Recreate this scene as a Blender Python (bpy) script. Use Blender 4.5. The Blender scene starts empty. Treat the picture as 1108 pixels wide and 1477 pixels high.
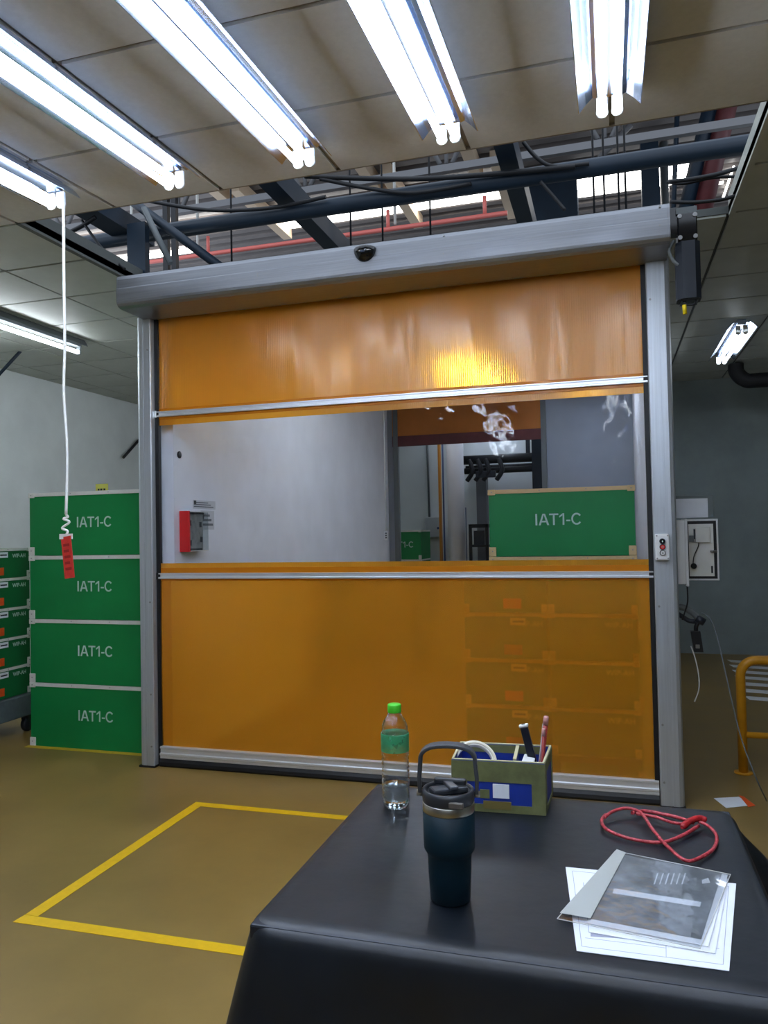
import bpy, bmesh, math, random
from mathutils import Vector, Matrix
random.seed(7)
scene = bpy.context.scene
COL = scene.collection

# ------------------------------------------------------------------ camera
F, CX, CY, CAMH = 1097.0, 554.0, 738.5, 1.42
def pray(u, v): return Vector(((u - CX) / F, -(v - CY) / F, -1.0))
_Y = pray(880, 763).normalized()
_X = (-pray(-3092, 840)).normalized()
_X = (_X - _Y * _X.dot(_Y)).normalized()
_Z = _X.cross(_Y)
RM = Matrix((_X, _Y, _Z))                       # camera -> world
cam = bpy.data.cameras.new('camera'); camo = bpy.data.objects.new('camera', cam); COL.objects.link(camo)
cam.sensor_fit = 'HORIZONTAL'; cam.sensor_width = 36.0; cam.lens = F / 1108.0 * 36.0
cam.clip_start = 0.05; cam.clip_end = 100
camo.matrix_world = Matrix.Translation((0, 0, CAMH)) @ RM.to_4x4()
scene.camera = camo
CAM = Vector((0, 0, CAMH))
def onz(u, v, z): r = RM @ pray(u, v); return CAM + r * ((z - CAMH) / r.z)
def ony(u, v, y): r = RM @ pray(u, v); return CAM + r * (y / r.y)
def onx(u, v, x): r = RM @ pray(u, v); return CAM + r * (x / r.x)

# ------------------------------------------------------------------ world, exposure
w = bpy.data.worlds.new('world'); scene.world = w; w.use_nodes = True
w.node_tree.nodes['Background'].inputs[0].default_value = (0.75, 0.85, 1.0, 1)
w.node_tree.nodes['Background'].inputs[1].default_value = 0.6
scene.view_settings.view_transform = 'Standard'
scene.view_settings.look = 'None'
scene.view_settings.gamma = 1.0
scene.view_settings.use_curve_mapping = False
scene.view_settings.exposure = 1.45
TUBE = 10.0          # fluorescent tube brightness

# ------------------------------------------------------------------ materials
def lin(c):
    return tuple(((x / 255) / 12.92 if x / 255 <= 0.04045 else ((x / 255 + 0.055) / 1.055) ** 2.4) for x in c)
MATS = {}
def mat(name, rgb, rough=0.5, metal=0.0, spec=0.5, noise=0.0, nscale=8.0, bump=0.0, bscale=60.0, trans=0.0, ior=1.45,
        coat=0.0, coat_rough=0.1, emit=None, estr=0.0, rgb2=None, stretch=None, rvar=0.0, trl=0.0):
    if name in MATS: return MATS[name]
    m = bpy.data.materials.new(name); m.use_nodes = True
    nt = m.node_tree; b = nt.nodes['Principled BSDF']
    c = lin(rgb) + (1,)
    b.inputs['Base Color'].default_value = c
    b.inputs['Roughness'].default_value = rough
    b.inputs['Metallic'].default_value = metal
    b.inputs['Specular IOR Level'].default_value = spec
    b.inputs['IOR'].default_value = ior
    b.inputs['Transmission Weight'].default_value = trans
    b.inputs['Coat Weight'].default_value = coat
    b.inputs['Coat Roughness'].default_value = coat_rough
    if emit is not None:
        b.inputs['Emission Color'].default_value = lin(emit) + (1,)
        b.inputs['Emission Strength'].default_value = estr
    tc = nt.nodes.new('ShaderNodeTexCoord'); mp = nt.nodes.new('ShaderNodeMapping')
    nt.links.new(tc.outputs['Object'], mp.inputs[0])
    if stretch: mp.inputs['Scale'].default_value = stretch
    if noise > 0 or rgb2:
        n = nt.nodes.new('ShaderNodeTexNoise'); n.inputs['Scale'].default_value = nscale; n.inputs['Detail'].default_value = 5
        n.inputs['Roughness'].default_value = 0.6
        nt.links.new(mp.outputs[0], n.inputs['Vector'])
        r = nt.nodes.new('ShaderNodeValToRGB')
        r.color_ramp.elements[0].position = 0.35; r.color_ramp.elements[1].position = 0.68
        if rgb2: a, d = lin(rgb2), lin(rgb)
        else:
            a = tuple(x * (1 - noise) for x in c[:3]); d = tuple(min(1, x * (1 + noise)) for x in c[:3])
        r.color_ramp.elements[0].color = a + (1,); r.color_ramp.elements[1].color = d + (1,)
        nt.links.new(n.outputs['Fac'], r.inputs[0]); nt.links.new(r.outputs[0], b.inputs['Base Color'])
        if rvar:
            mr = nt.nodes.new('ShaderNodeMapRange'); mr.inputs[3].default_value = rough - rvar; mr.inputs[4].default_value = rough + rvar
            nt.links.new(n.outputs['Fac'], mr.inputs[0]); nt.links.new(mr.outputs[0], b.inputs['Roughness'])
    if bump > 0:
        n2 = nt.nodes.new('ShaderNodeTexNoise'); n2.inputs['Scale'].default_value = bscale; n2.inputs['Detail'].default_value = 3
        nt.links.new(mp.outputs[0], n2.inputs['Vector'])
        bp = nt.nodes.new('ShaderNodeBump'); bp.inputs['Strength'].default_value = bump; bp.inputs['Distance'].default_value = 0.01
        nt.links.new(n2.outputs['Fac'], bp.inputs['Height']); nt.links.new(bp.outputs[0], b.inputs['Normal'])
    if trl > 0:
        t = nt.nodes.new('ShaderNodeBsdfTranslucent'); t.inputs[0].default_value = c
        mx = nt.nodes.new('ShaderNodeMixShader'); mx.inputs[0].default_value = trl
        out = nt.nodes['Material Output']
        nt.links.new(b.outputs[0], mx.inputs[1]); nt.links.new(t.outputs[0], mx.inputs[2]); nt.links.new(mx.outputs[0], out.inputs[0])
    MATS[name] = m
    return m

M_FLOOR = mat('ochre_epoxy', (134, 110, 58), 0.38, noise=0.16, nscale=1.6, bump=0.06, bscale=9, rvar=0.08)
M_TAPE = mat('yellow_tape', (228, 184, 18), 0.45, noise=0.05, nscale=30)
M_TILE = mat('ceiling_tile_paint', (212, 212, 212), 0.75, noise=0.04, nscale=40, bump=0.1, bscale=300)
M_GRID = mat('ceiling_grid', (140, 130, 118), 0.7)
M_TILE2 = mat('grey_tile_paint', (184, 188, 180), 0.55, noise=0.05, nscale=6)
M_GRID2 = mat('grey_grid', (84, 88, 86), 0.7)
M_WALL = mat('grey_white_paint', (218, 224, 224), 0.6, noise=0.05, nscale=2.5)
M_WALLV = mat('vestibule_white_paint', (226, 227, 232), 0.45, noise=0.05, nscale=3)
M_WALLD = mat('dull_grey_paint', (146, 158, 158), 0.6, noise=0.12, nscale=2)
M_ALU = mat('brushed_aluminium', (186, 192, 198), 0.38, metal=0.6, noise=0.08, nscale=3, stretch=(40, 40, 0.6), rvar=0.06)
M_ALUH = mat('header_aluminium', (144, 147, 153), 0.40, metal=0.8, noise=0.09, nscale=4, stretch=(0.6, 30, 30), rvar=0.06)
M_ALUB = mat('bright_aluminium', (225, 228, 232), 0.32, metal=0.6)
M_BLACK = mat('black_rubber', (14, 15, 18), 0.5, bump=0.1, bscale=40)
M_BLACKG = mat('glossy_black', (8, 10, 14), 0.12, coat=0.5)
M_NAVY = mat('navy_steel', (19, 38, 54), 0.5, noise=0.15, nscale=5)
M_CHAR = mat('charcoal_motor', (30, 36, 46), 0.45)
M_WHITE = mat('white_plastic', (222, 224, 224), 0.4)
M_ENAMEL = mat('white_enamel', (228, 234, 240), 0.22, coat=0.4)
M_TUBE = mat('lit_tube', (255, 255, 255), 0.4, emit=(238, 246, 255), estr=TUBE)
M_TUBE2 = mat('lit_tube_dim', (255, 255, 255), 0.4, emit=(240, 248, 255), estr=TUBE * 0.55)
M_TUBE3 = mat('lit_tube_strong', (255, 255, 255), 0.4, emit=(240, 248, 255), estr=TUBE * 2.2)
M_GREEN = mat('green_board', (0, 128, 62), 0.5, noise=0.12, nscale=1.6)
M_DGREEN = mat('dark_green_board', (6, 98, 48), 0.55, noise=0.15, nscale=3)
M_TRIMW = mat('white_trim', (214, 214, 208), 0.5, noise=0.06, nscale=10)
M_CREAM = mat('cream_trim', (214, 180, 130), 0.5)
M_LETTER = mat('pale_lettering', (190, 215, 205), 0.6)
M_PRINT = mat('dark_print', (40, 42, 48), 0.7)
M_ORANGE = mat('orange_tag', (226, 84, 26), 0.6, noise=0.1, nscale=30)
M_RED = mat('alarm_red', (214, 28, 30), 0.4)
M_PAPER = mat('white_paper', (226, 230, 236), 0.7, noise=0.03, nscale=9)
M_CLOTH = mat('black_vinyl', (9, 17, 26), 0.40, spec=0.65, noise=0.22, nscale=7, bump=0.14, bscale=14, rvar=0.07)
M_STEEL = mat('stainless_steel', (186, 182, 172), 0.28, metal=1.0)
M_SCREW = mat('screw_steel', (150, 150, 150), 0.4, metal=0.8)
M_PALLET = mat('grey_pallet', (84, 96, 98), 0.6, noise=0.2, nscale=9)
M_RAIL = mat('rail_yellow', (205, 144, 26), 0.4, noise=0.1, nscale=14)
M_CABLEW = mat('white_cable', (222, 224, 222), 0.5)
M_CABLEK = mat('black_cable', (18, 20, 24), 0.5)
M_CONDUIT = mat('grey_conduit', (98, 104, 106), 0.45)
M_PIPE_R = mat('red_pipe', (232, 122, 112), 0.45)
M_MAROON = mat('maroon_steel', (92, 42, 44), 0.5, noise=0.2, nscale=5)
M_RAFTER = mat('cream_rafter', (206, 184, 158), 0.6)
M_ROOF = mat('roof_sheet', (106, 100, 98), 0.5, noise=0.15, nscale=2)
M_SKYL = mat('skylight_sheet', (250, 250, 250), 0.5, emit=(255, 252, 246), estr=3.2)
M_TRUSS = mat('grey_truss', (112, 112, 114), 0.5)
M_GOLD = mat('orange_strip', (204, 130, 30), 0.5)
M_BLUEP = mat('blue_post', (34, 58, 112), 0.5)
M_DUCT = mat('black_duct', (26, 28, 32), 0.6, bump=0.3, bscale=30)

def amber_mat(name, rgb, rough, wave, trans, ribs=True):
    m = bpy.data.materials.new(name); m.use_nodes = True
    nt = m.node_tree; b = nt.nodes['Principled BSDF']
    b.inputs['Base Color'].default_value = lin(rgb) + (1,)
    b.inputs['Roughness'].default_value = rough
    b.inputs['Transmission Weight'].default_value = trans
    b.inputs['IOR'].default_value = 1.38
    b.inputs['Coat Weight'].default_value = 0.45; b.inputs['Coat Roughness'].default_value = 0.18; b.inputs['Coat IOR'].default_value = 1.5
    tc = nt.nodes.new('ShaderNodeTexCoord')
    wv = nt.nodes.new('ShaderNodeTexWave'); wv.wave_type = 'BANDS'; wv.bands_direction = 'X'; wv.inputs['Scale'].default_value = 26
    nt.links.new(tc.outputs['Object'], wv.inputs['Vector'])
    mp = nt.nodes.new('ShaderNodeMapping'); mp.inputs['Scale'].default_value = (1.0, 1.0, 0.22)
    nt.links.new(tc.outputs['Object'], mp.inputs[0])
    ns = nt.nodes.new('ShaderNodeTexNoise'); ns.inputs['Scale'].default_value = 4.0; ns.inputs['Detail'].default_value = 2
    nt.links.new(mp.outputs[0], ns.inputs['Vector'])
    b1 = nt.nodes.new('ShaderNodeBump'); b1.inputs['Strength'].default_value = 0.35; b1.inputs['Distance'].default_value = 0.0012
    b2 = nt.nodes.new('ShaderNodeBump'); b2.inputs['Strength'].default_value = 1.0; b2.inputs['Distance'].default_value = wave
    nt.links.new(wv.outputs['Fac'], b1.inputs['Height']); nt.links.new(ns.outputs['Fac'], b2.inputs['Height'])
    nt.links.new(b2.outputs[0], b1.inputs['Normal'])
    if ribs: nt.links.new(b1.outputs[0], b.inputs['Normal'])
    nt.links.new((b2 if ribs else b1).outputs[0], b.inputs['Coat Normal'])
    MATS[name] = m
    return m
M_AMBER = amber_mat('amber_film', (253, 180, 46), 0.29, 0.018, 0.74)
M_AMBERL = amber_mat('amber_film_lower', (253, 177, 46), 0.24, 0.008, 0.70, ribs=False)
M_AMBERB = mat('amber_border', (222, 140, 20), 0.35, coat=0.3, trl=0.4)

def clear_mat(name, tint, gloss=0.10, rough=0.03, wave=0.01, wscale=5.0, base=0.02):
    m = bpy.data.materials.new(name); m.use_nodes = True
    nt = m.node_tree; nt.nodes.remove(nt.nodes['Principled BSDF']); out = nt.nodes['Material Output']
    tr = nt.nodes.new('ShaderNodeBsdfTransparent'); tr.inputs[0].default_value = tint + (1,)
    gl = nt.nodes.new('ShaderNodeBsdfGlossy'); gl.inputs['Roughness'].default_value = rough
    fr = nt.nodes.new('ShaderNodeLayerWeight'); fr.inputs['Blend'].default_value = 0.5
    pw = nt.nodes.new('ShaderNodeMath'); pw.operation = 'POWER'; pw.inputs[1].default_value = 3.0; nt.links.new(fr.outputs['Facing'], pw.inputs[0])
    ad = nt.nodes.new('ShaderNodeMath'); ad.operation = 'ADD'; ad.inputs[1].default_value = base
    ml = nt.nodes.new('ShaderNodeMath'); ml.operation = 'MULTIPLY'; ml.inputs[1].default_value = gloss * 6
    nt.links.new(pw.outputs[0], ml.inputs[0]); nt.links.new(ml.outputs[0], ad.inputs[0])
    mx = nt.nodes.new('ShaderNodeMixShader'); nt.links.new(ad.outputs[0], mx.inputs[0])
    nt.links.new(tr.outputs[0], mx.inputs[1]); nt.links.new(gl.outputs[0], mx.inputs[2]); nt.links.new(mx.outputs[0], out.inputs[0])
    tc = nt.nodes.new('ShaderNodeTexCoord'); ns = nt.nodes.new('ShaderNodeTexNoise'); ns.inputs['Scale'].default_value = wscale
    nt.links.new(tc.outputs['Object'], ns.inputs['Vector'])
    bp = nt.nodes.new('ShaderNodeBump'); bp.inputs['Distance'].default_value = wave; nt.links.new(ns.outputs['Fac'], bp.inputs['Height'])
    nt.links.new(bp.outputs[0], gl.inputs['Normal'])
    MATS[name] = m
    return m
M_CLEAR = clear_mat('clear_film', (0.95, 0.96, 0.98), 0.08, 0.035, 0.006, 5.0, 0.016)
M_ACRYL = clear_mat('clear_acrylic', (0.82, 0.86, 0.86), 0.10, 0.05, 0.004, 8, 0.03)
M_PET = clear_mat('clear_bottle', (0.95, 0.97, 0.97), 0.34, 0.05, 0.012, 45, 0.06)
M_SLEEVE = clear_mat('clear_sleeve', (0.95, 0.96, 0.97), 0.16, 0.12, 0.002, 20, 0.04)
M_WATER = mat('water', (236, 246, 248), 0.02, trans=1.0, ior=1.33)

# ------------------------------------------------------------------ mesh helpers
class MB:
    def __init__(self): self.bm = bmesh.new()
    def box(self, x0, x1, y0, y1, z0, z1, bev=0.0):
        vs = [self.bm.verts.new((x, y, z)) for z in (z0, z1) for y in (y0, y1) for x in (x0, x1)]
        fs = [self.bm.faces.new([vs[i] for i in f]) for f in ((0, 2, 3, 1), (4, 5, 7, 6), (0, 1, 5, 4), (2, 6, 7, 3), (0, 4, 6, 2), (1, 3, 7, 5))]
        if bev > 0:
            es = list({e for f in fs for e in f.edges})
            bmesh.ops.bevel(self.bm, geom=es, offset=bev, segments=2, affect='EDGES', profile=0.5)
        return self
    def tube(self, pts, r, seg=10, cap=True, flat=None):
        pts = [Vector(p) for p in pts]; rings = []
        up = None
        for i, p in enumerate(pts):
            t = (pts[min(i + 1, len(pts) - 1)] - pts[max(i - 1, 0)]).normalized()
            if up is None:
                up = Vector((0, 0, 1)) if abs(t.z) < 0.9 else Vector((1, 0, 0))
            a = t.cross(up).normalized(); b = a.cross(t).normalized(); up = b
            rr = r[i] if isinstance(r, (list, tuple)) else r
            f2 = flat if flat else 1.0
            rings.append([self.bm.verts.new(p + a * rr * math.cos(2 * math.pi * k / seg) + b * rr * f2 * math.sin(2 * math.pi * k / seg)) for k in range(seg)])
        for A, B in zip(rings, rings[1:]):
            for k in range(seg):
                f = self.bm.faces.new((A[k], A[(k + 1) % seg], B[(k + 1) % seg], B[k])); f.smooth = True
        if cap:
            self.bm.faces.new(rings[0][::-1]); self.bm.faces.new(rings[-1])
        return self
    def lathe(self, prof, cx=0, cy=0, cz=0, seg=32, closed=False):
        rings = []
        for r, z in prof:
            if r < 1e-6: rings.append([self.bm.verts.new((cx, cy, cz + z))])
            else: rings.append([self.bm.verts.new((cx + r * math.cos(2 * math.pi * k / seg), cy + r * math.sin(2 * math.pi * k / seg), cz + z)) for k in range(seg)])
        for A, B in zip(rings, rings[1:]):
            for k in range(seg):
                k2 = (k + 1) % seg
                if len(A) == 1 and len(B) == 1: continue
                if len(A) == 1: f = self.bm.faces.new((A[0], B[k2], B[k]))
                elif len(B) == 1: f = self.bm.faces.new((A[k], A[k2], B[0]))
                else: f = self.bm.faces.new((A[k], A[k2], B[k2], B[k]))
                f.smooth = True
        return self
    def prism(self, poly, axis, a, b):
        def mk(p, t):
            if axis == 'x': return (t, p[0], p[1])
            if axis == 'y': return (p[0], t, p[1])
            return (p[0], p[1], t)
        A = [self.bm.verts.new(mk(p, a)) for p in poly]; B = [self.bm.verts.new(mk(p, b)) for p in poly]
        n = len(poly)
        for k in range(n): self.bm.faces.new((A[k], A[(k + 1) % n], B[(k + 1) % n], B[k]))
        self.bm.faces.new(A[::-1]); self.bm.faces.new(B)
        return self
    def build(self, name, m, parent=None, smooth=False, mod=None):
        bmesh.ops.recalc_face_normals(self.bm, faces=self.bm.faces[:])
        me = bpy.data.meshes.new(name); self.bm.to_mesh(me); self.bm.free()
        me.materials.append(m)
        if smooth:
            for p in me.polygons: p.use_smooth = True
        o = bpy.data.objects.new(name, me); COL.objects.link(o)
        if parent: o.parent = parent
        return o
def tag(o, label=None, cat=None, group=None, kind=None):
    if label: o['label'] = label
    if cat: o['category'] = cat
    if group: o['group'] = group
    if kind: o['kind'] = kind
    return o
def thing(name, label, cat, loc=(0, 0, 0), rz=0, group=None, kind=None):
    o = bpy.data.objects.new(name, None); COL.objects.link(o); o.empty_display_size = 0.1
    o.location = loc; o.rotation_euler = (0, 0, rz)
    return tag(o, label, cat, group, kind)
def copy_tree(o, parent=None):
    c = o.copy(); COL.objects.link(c); c.parent = parent
    for ch in list(o.children): copy_tree(ch, c)
    return c
_TXT = {}
def text_obj(s, size, m, parent, loc, rot=(math.pi / 2, 0, 0), name='lettering', ext=0.0006, bold=0.0, xs=1.0):
    key = (s, size, m.name, bold, xs)
    if key not in _TXT:
        cu = bpy.data.curves.new('t', 'FONT'); cu.body = s; cu.size = size; cu.extrude = ext; cu.offset = bold
        cu.align_x = 'CENTER'; cu.align_y = 'CENTER'; cu.resolution_u = 3
        to = bpy.data.objects.new('t', cu); COL.objects.link(to)
        dg = bpy.context.evaluated_depsgraph_get()
        me = bpy.data.meshes.new_from_object(to.evaluated_get(dg)); bpy.data.objects.remove(to); bpy.data.curves.remove(cu)
        me.materials.clear(); me.materials.append(m)
        for v in me.vertices: v.co.x *= xs
        _TXT[key] = me
    o = bpy.data.objects.new(name, _TXT[key]); COL.objects.link(o)
    o.parent = parent; o.location = loc; o.rotation_euler = rot
    return o
def stencil(size):
    # IAT1-C drawn as plain strokes
    key = ('IAT1-C', size)
    if key in _TXT: return _TXT[key]
    H_, t = 0.72, 0.115
    mb = MB()
    def quad(*p): mb.prism([(a * size, b * size) for a, b in p], 'z', 0, 0.0007)
    x = -1.47
    quad((x, 0), (x + t, 0), (x + t, H_), (x, H_)); x += 0.20
    quad((x, 0), (x + 0.125, 0), (x + 0.345, H_), (x + 0.245, H_)); quad((x + 0.525, 0), (x + 0.65, 0), (x + 0.405, H_), (x + 0.305, H_)); quad((x + 0.14, 0.18), (x + 0.51, 0.18), (x + 0.475, 0.28), (x + 0.175, 0.28)); x += 0.66
    quad((x, H_ - 0.1), (x + 0.56, H_ - 0.1), (x + 0.56, H_), (x, H_)); quad((x + 0.225, 0), (x + 0.335, 0), (x + 0.335, H_ - 0.1), (x + 0.225, H_ - 0.1)); x += 0.62
    quad((x + 0.19, 0), (x + 0.30, 0), (x + 0.30, H_), (x + 0.21, H_)); quad((x, H_ - 0.26), (x, H_ - 0.155), (x + 0.21, H_), (x + 0.19, H_ - 0.14)); x += 0.42
    quad((x, 0.22), (x + 0.25, 0.22), (x + 0.25, 0.31), (x, 0.31)); x += 0.31
    cx_, cy_ = x + 0.32, H_ / 2; n = 14
    for k in range(n):
        a0 = math.radians(38 + (322 - 38) * k / n); a1 = math.radians(38 + (322 - 38) * (k + 1) / n)
        P_ = lambda a, r: (cx_ + math.cos(a) * (r - 0.05), cy_ + math.sin(a) * r)
        quad(P_(a0, 0.375), P_(a1, 0.375), P_(a1, 0.27), P_(a0, 0.27))
    for v in mb.bm.verts: v.co.y -= H_ / 2 * size
    bmesh.ops.recalc_face_normals(mb.bm, faces=mb.bm.faces[:])
    me = bpy.data.meshes.new('lettering'); mb.bm.to_mesh(me); mb.bm.free(); me.materials.append(M_LETTER)
    _TXT[key] = me
    return me
def struct(o, label=None):
    o['kind'] = 'structure'
    if label: o['label'] = label
    return o
def sag(a, b, s, n=12):
    a, b = Vector(a), Vector(b)
    return [a.lerp(b, i / n) - Vector((0, 0, s * 4 * (i / n) * (1 - i / n))) for i in range(n + 1)]
def smooth_path(pts, n=6):
    pts = [Vector(p) for p in pts]; out = []
    for i in range(len(pts) - 1):
        p0 = pts[max(i - 1, 0)]; p1 = pts[i]; p2 = pts[i + 1]; p3 = pts[min(i + 2, len(pts) - 1)]
        for k in range(n):
            t = k / n
            out.append(0.5 * ((2 * p1) + (p2 - p0) * t + (2 * p0 - 5 * p1 + 4 * p2 - p3) * t * t + (3 * p1 - p0 - 3 * p2 + p3) * t ** 3))
    out.append(pts[-1])
    return out

# ================================================================== STRUCTURE
CZ = 3.10                        # ceiling height
HX0, HX1, HY0, HY1 = -2.93, 0.655, 3.26, 4.40   # hole in the ceiling above the door
struct(MB().box(-5.75, 5.1, -2.6, 14.0, -0.1, 0.0).build('floor', M_FLOOR), 'ochre epoxy factory floor')
struct(MB().box(-5.75, -5.62, -2.6, 14.0, 0, 3.3).build('wall_left', M_WALL), 'pale grey painted side wall behind the crates')
struct(MB().box(5.0, 5.1, -2.6, 14.0, 0, 3.3).build('wall_right', M_WALLD), 'grey painted side wall')
struct(MB().box(0.325, 5.0, 9.25, 9.37, 0, 3.12).build('wall_end', M_WALLD), 'dull grey stained wall behind the control cabinet')
struct(MB().box(-5.62, -2.78, 12.9, 13.0, 0, 3.12).build('wall_back', M_WALL), 'pale grey end wall')
struct(MB().box(-5.62, 5.0, -2.6, -2.5, 0, 3.0).build('wall_near', mat('dim_wall', (104, 108, 108), 0.7)), 'unseen dark grey wall added facing the roller door to block light')  # unseen wall, added and kept dark to cut light from behind
VX0, VX1 = -2.665, 0.285
struct(MB().box(VX0 - 0.09, VX0, 4.27, 9.25, 0, CZ).build('wall_passage_left', M_WALLV), 'white passage wall seen through the clear window')
struct(MB().box(VX1, VX1 + 0.04, 4.27, 9.25, 0, CZ).build('wall_passage_right', M_WALLV), 'white passage wall behind the post')
OX0, OX1 = -2.545, -0.725
wp = MB(); wp.box(OX1, VX1, 9.2, 9.32, 0, CZ); wp.box(VX0, OX0, 9.2, 9.32, 0, CZ); wp.box(OX0, OX1, 9.2, 9.32, 3.02, CZ)
struct(wp.build('wall_passage_end', mat('passage_end_paint', (142, 149, 161), 0.5, noise=0.05, nscale=3)), 'grey passage end wall around the second doorway')
struct(MB().box(-4.6, 1.4, 12.2, 12.3, 0, 4.0).build('wall_far', M_WALL), 'pale wall of the far room')

struct(MB().box(-4.6, 1.4, 10.85, 12.2, 3.6, 3.64).build('ceiling', M_GRID2), 'plain ceiling of the far room')
def tile_mesh(w, d, t=0.014):
    mb = MB(); mb.box(-w / 2, w / 2, -d / 2, d / 2, -t, 0)
    bmesh.ops.recalc_face_normals(mb.bm, faces=mb.bm.faces[:])
    me = bpy.data.meshes.new('ceiling_tile'); mb.bm.to_mesh(me); mb.bm.free(); return me
GX = [0.052 + 0.6 * k for k in range(-10, 9)]
# the near ceiling, hanging a little lower towards the room
SL = math.atan(0.055)
near = MB().box(-5.62, 5.0, -5.7, 0, 0.0, 0.04).build('ceiling', M_GRID)
near.location = (0, HY0, CZ); near.rotation_euler = (SL, 0, 0); struct(near, 'taupe tiled ceiling with twin-tube lights')
PY = 0.575
tm = tile_mesh(0.578, PY - 0.022, 0.012); tm.materials.append(M_TILE)
for gx in GX[:-1]:
    if gx < -4.8 or gx > 3: continue
    for k in range(5):
        o = bpy.data.objects.new('ceiling_tile', tm); COL.objects.link(o); o.parent = near
        o.location = (gx + 0.3, -PY * (k + 0.5), 0)
# far ceilings left, right and over the passage, a flat grid
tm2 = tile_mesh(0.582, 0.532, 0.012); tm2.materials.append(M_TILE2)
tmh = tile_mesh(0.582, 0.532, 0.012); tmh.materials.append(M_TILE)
def far_ceiling(x0, x1, y0, y1, label, m_tile, gridm):
    s = MB().box(x0, x1, y0, y1, 0, 0.04).build('ceiling', gridm); s.location = (0, 0, CZ); struct(s, label)
    ys = [3.26 + 0.553 * k for k in range(0, 20)]
    for gx in GX:
        for gy in ys:
            a, b, c, d = max(gx, x0), min(gx + 0.6, x1), max(gy, y0), min(gy + 0.553, y1)
            if b - a < 0.08 or d - c < 0.08: continue
            if b - a > 0.59 and d - c > 0.545:
                o = bpy.data.objects.new('ceiling_tile', m_tile); COL.objects.link(o); o.parent = s
                o.location = ((a + b) / 2, (c + d) / 2, 0)
            else:
                me = tile_mesh(b - a - 0.018, d - c - 0.02, 0.012); me.materials.append(m_tile.materials[0])
                o = bpy.data.objects.new('ceiling_tile', me); COL.objects.link(o); o.parent = s
                o.location = ((a + b) / 2, (c + d) / 2, 0)
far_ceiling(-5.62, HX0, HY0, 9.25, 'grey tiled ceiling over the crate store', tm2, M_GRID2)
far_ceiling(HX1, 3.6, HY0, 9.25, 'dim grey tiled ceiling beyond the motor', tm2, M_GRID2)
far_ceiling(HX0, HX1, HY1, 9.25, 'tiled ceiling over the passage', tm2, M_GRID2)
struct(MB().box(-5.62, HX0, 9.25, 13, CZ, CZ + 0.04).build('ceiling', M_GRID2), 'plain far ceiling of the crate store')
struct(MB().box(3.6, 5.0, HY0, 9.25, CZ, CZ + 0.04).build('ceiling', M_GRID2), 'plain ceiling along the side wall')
# edges of the hole
e = MB(); e.box(HX0 - 0.03, HX0, HY0, HY1, CZ - 0.015, CZ + 0.1); struct(e.build('trim_1', M_GRID2), 'dark edge of the ceiling hole above the crates')
e = MB(); e.box(HX1, HX1 + 0.03, HY0, HY1, CZ - 0.015, CZ + 0.1); struct(e.build('trim_2', M_TILE2), 'pale edge of the ceiling hole beside the motor')
e = MB(); e.box(HX0, HX1, HY0 - 0.012, HY0, CZ - 0.012, CZ + 0.06); struct(e.build('trim_3', M_GRID), 'ceiling edge of the hole by the lights')

# ------------------------------------------------------------------ roof space above the hole
RZ = 6.2
rf = MB(); pitch = 0.26; y = 6.5
prof = []
while y < 16.5:
    prof += [(y, RZ), (y + 0.12, RZ), (y + 0.15, RZ + 0.07), (y + 0.23, RZ + 0.07)]; y += pitch
vs = []
for (yy, zz) in prof: vs.append((rf.bm.verts.new((-16, yy, zz)), rf.bm.verts.new((9, yy, zz))))
for a, b in zip(vs, vs[1:]): rf.bm.faces.new((a[0], a[1], b[1], b[0]))
roof = struct(rf.build('roof', M_ROOF), 'dark corrugated factory roof with rooflights')
def roof_strip(name, u, v0, v1, x0, x1):
    a, b = onz(u, v0, RZ - 0.06), onz(u, v1, RZ - 0.06)
    y0, y1 = min(a.y, b.y), max(a.y, b.y)
    o = MB().box(x0, x1, y0, y1, RZ - 0.07, RZ - 0.05).build(name, M_SKYL, roof); o['label'] = 'bright translucent rooflight sheet'
    return o
roof_strip('rooflight', 600, 279, 303, -4.6, -1.25)
roof_strip('rooflight', 170, 338, 350, -9.8, -5.4)
roof_strip('rooflight', 880, 250, 278, -0.95, 1.3)
roof_strip('rooflight', 175, 372, 378, -9.8, -6.5)
# rafters running away from the door, cream
for (u, v) in [(290, 262), (385, 318), (535, 265), (585, 300), (675, 225), (730, 285)]:
    p = onz(u, v, RZ - 0.2)
    tag(MB().box(p.x - 0.07, p.x + 0.07, p.y - 1.0, p.y + 0.75, RZ - 0.2, RZ - 0.02).build('rafter', M_RAFTER),
        'short cream rafter under the corrugated roof', 'rafter', 'cream rafters under the roof')
# grey lattice truss, along the door direction
p = onz(400, 282, 5.0); ty = p.y
tr = thing('lattice_truss', 'grey lattice truss seen above the dark beam', 'truss', (0, ty, 5.0))
MB().box(-8, 3, -0.03, 0.03, -0.035, 0.035).build('chord', M_TRUSS, tr); MB().box(-8, 3, -0.05, 0.05, 0.76, 0.81).build('chord', M_TRUSS, tr)
x = -7.9
while x < 2.8:
    for s in (-1, 1):
        MB().tube([(x + 0.45 + s * 0.06, 0, 0.05), (x + 0.45 + s * 0.42, 0, 0.76)], 0.025, 6).build('web', M_TRUSS, tr)
    MB().tube([(x + 0.45, 0, 0.05), (x + 0.45, 0, 0.76)], 0.022, 6).build('web', M_TRUSS, tr)
    x += 1.5
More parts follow.
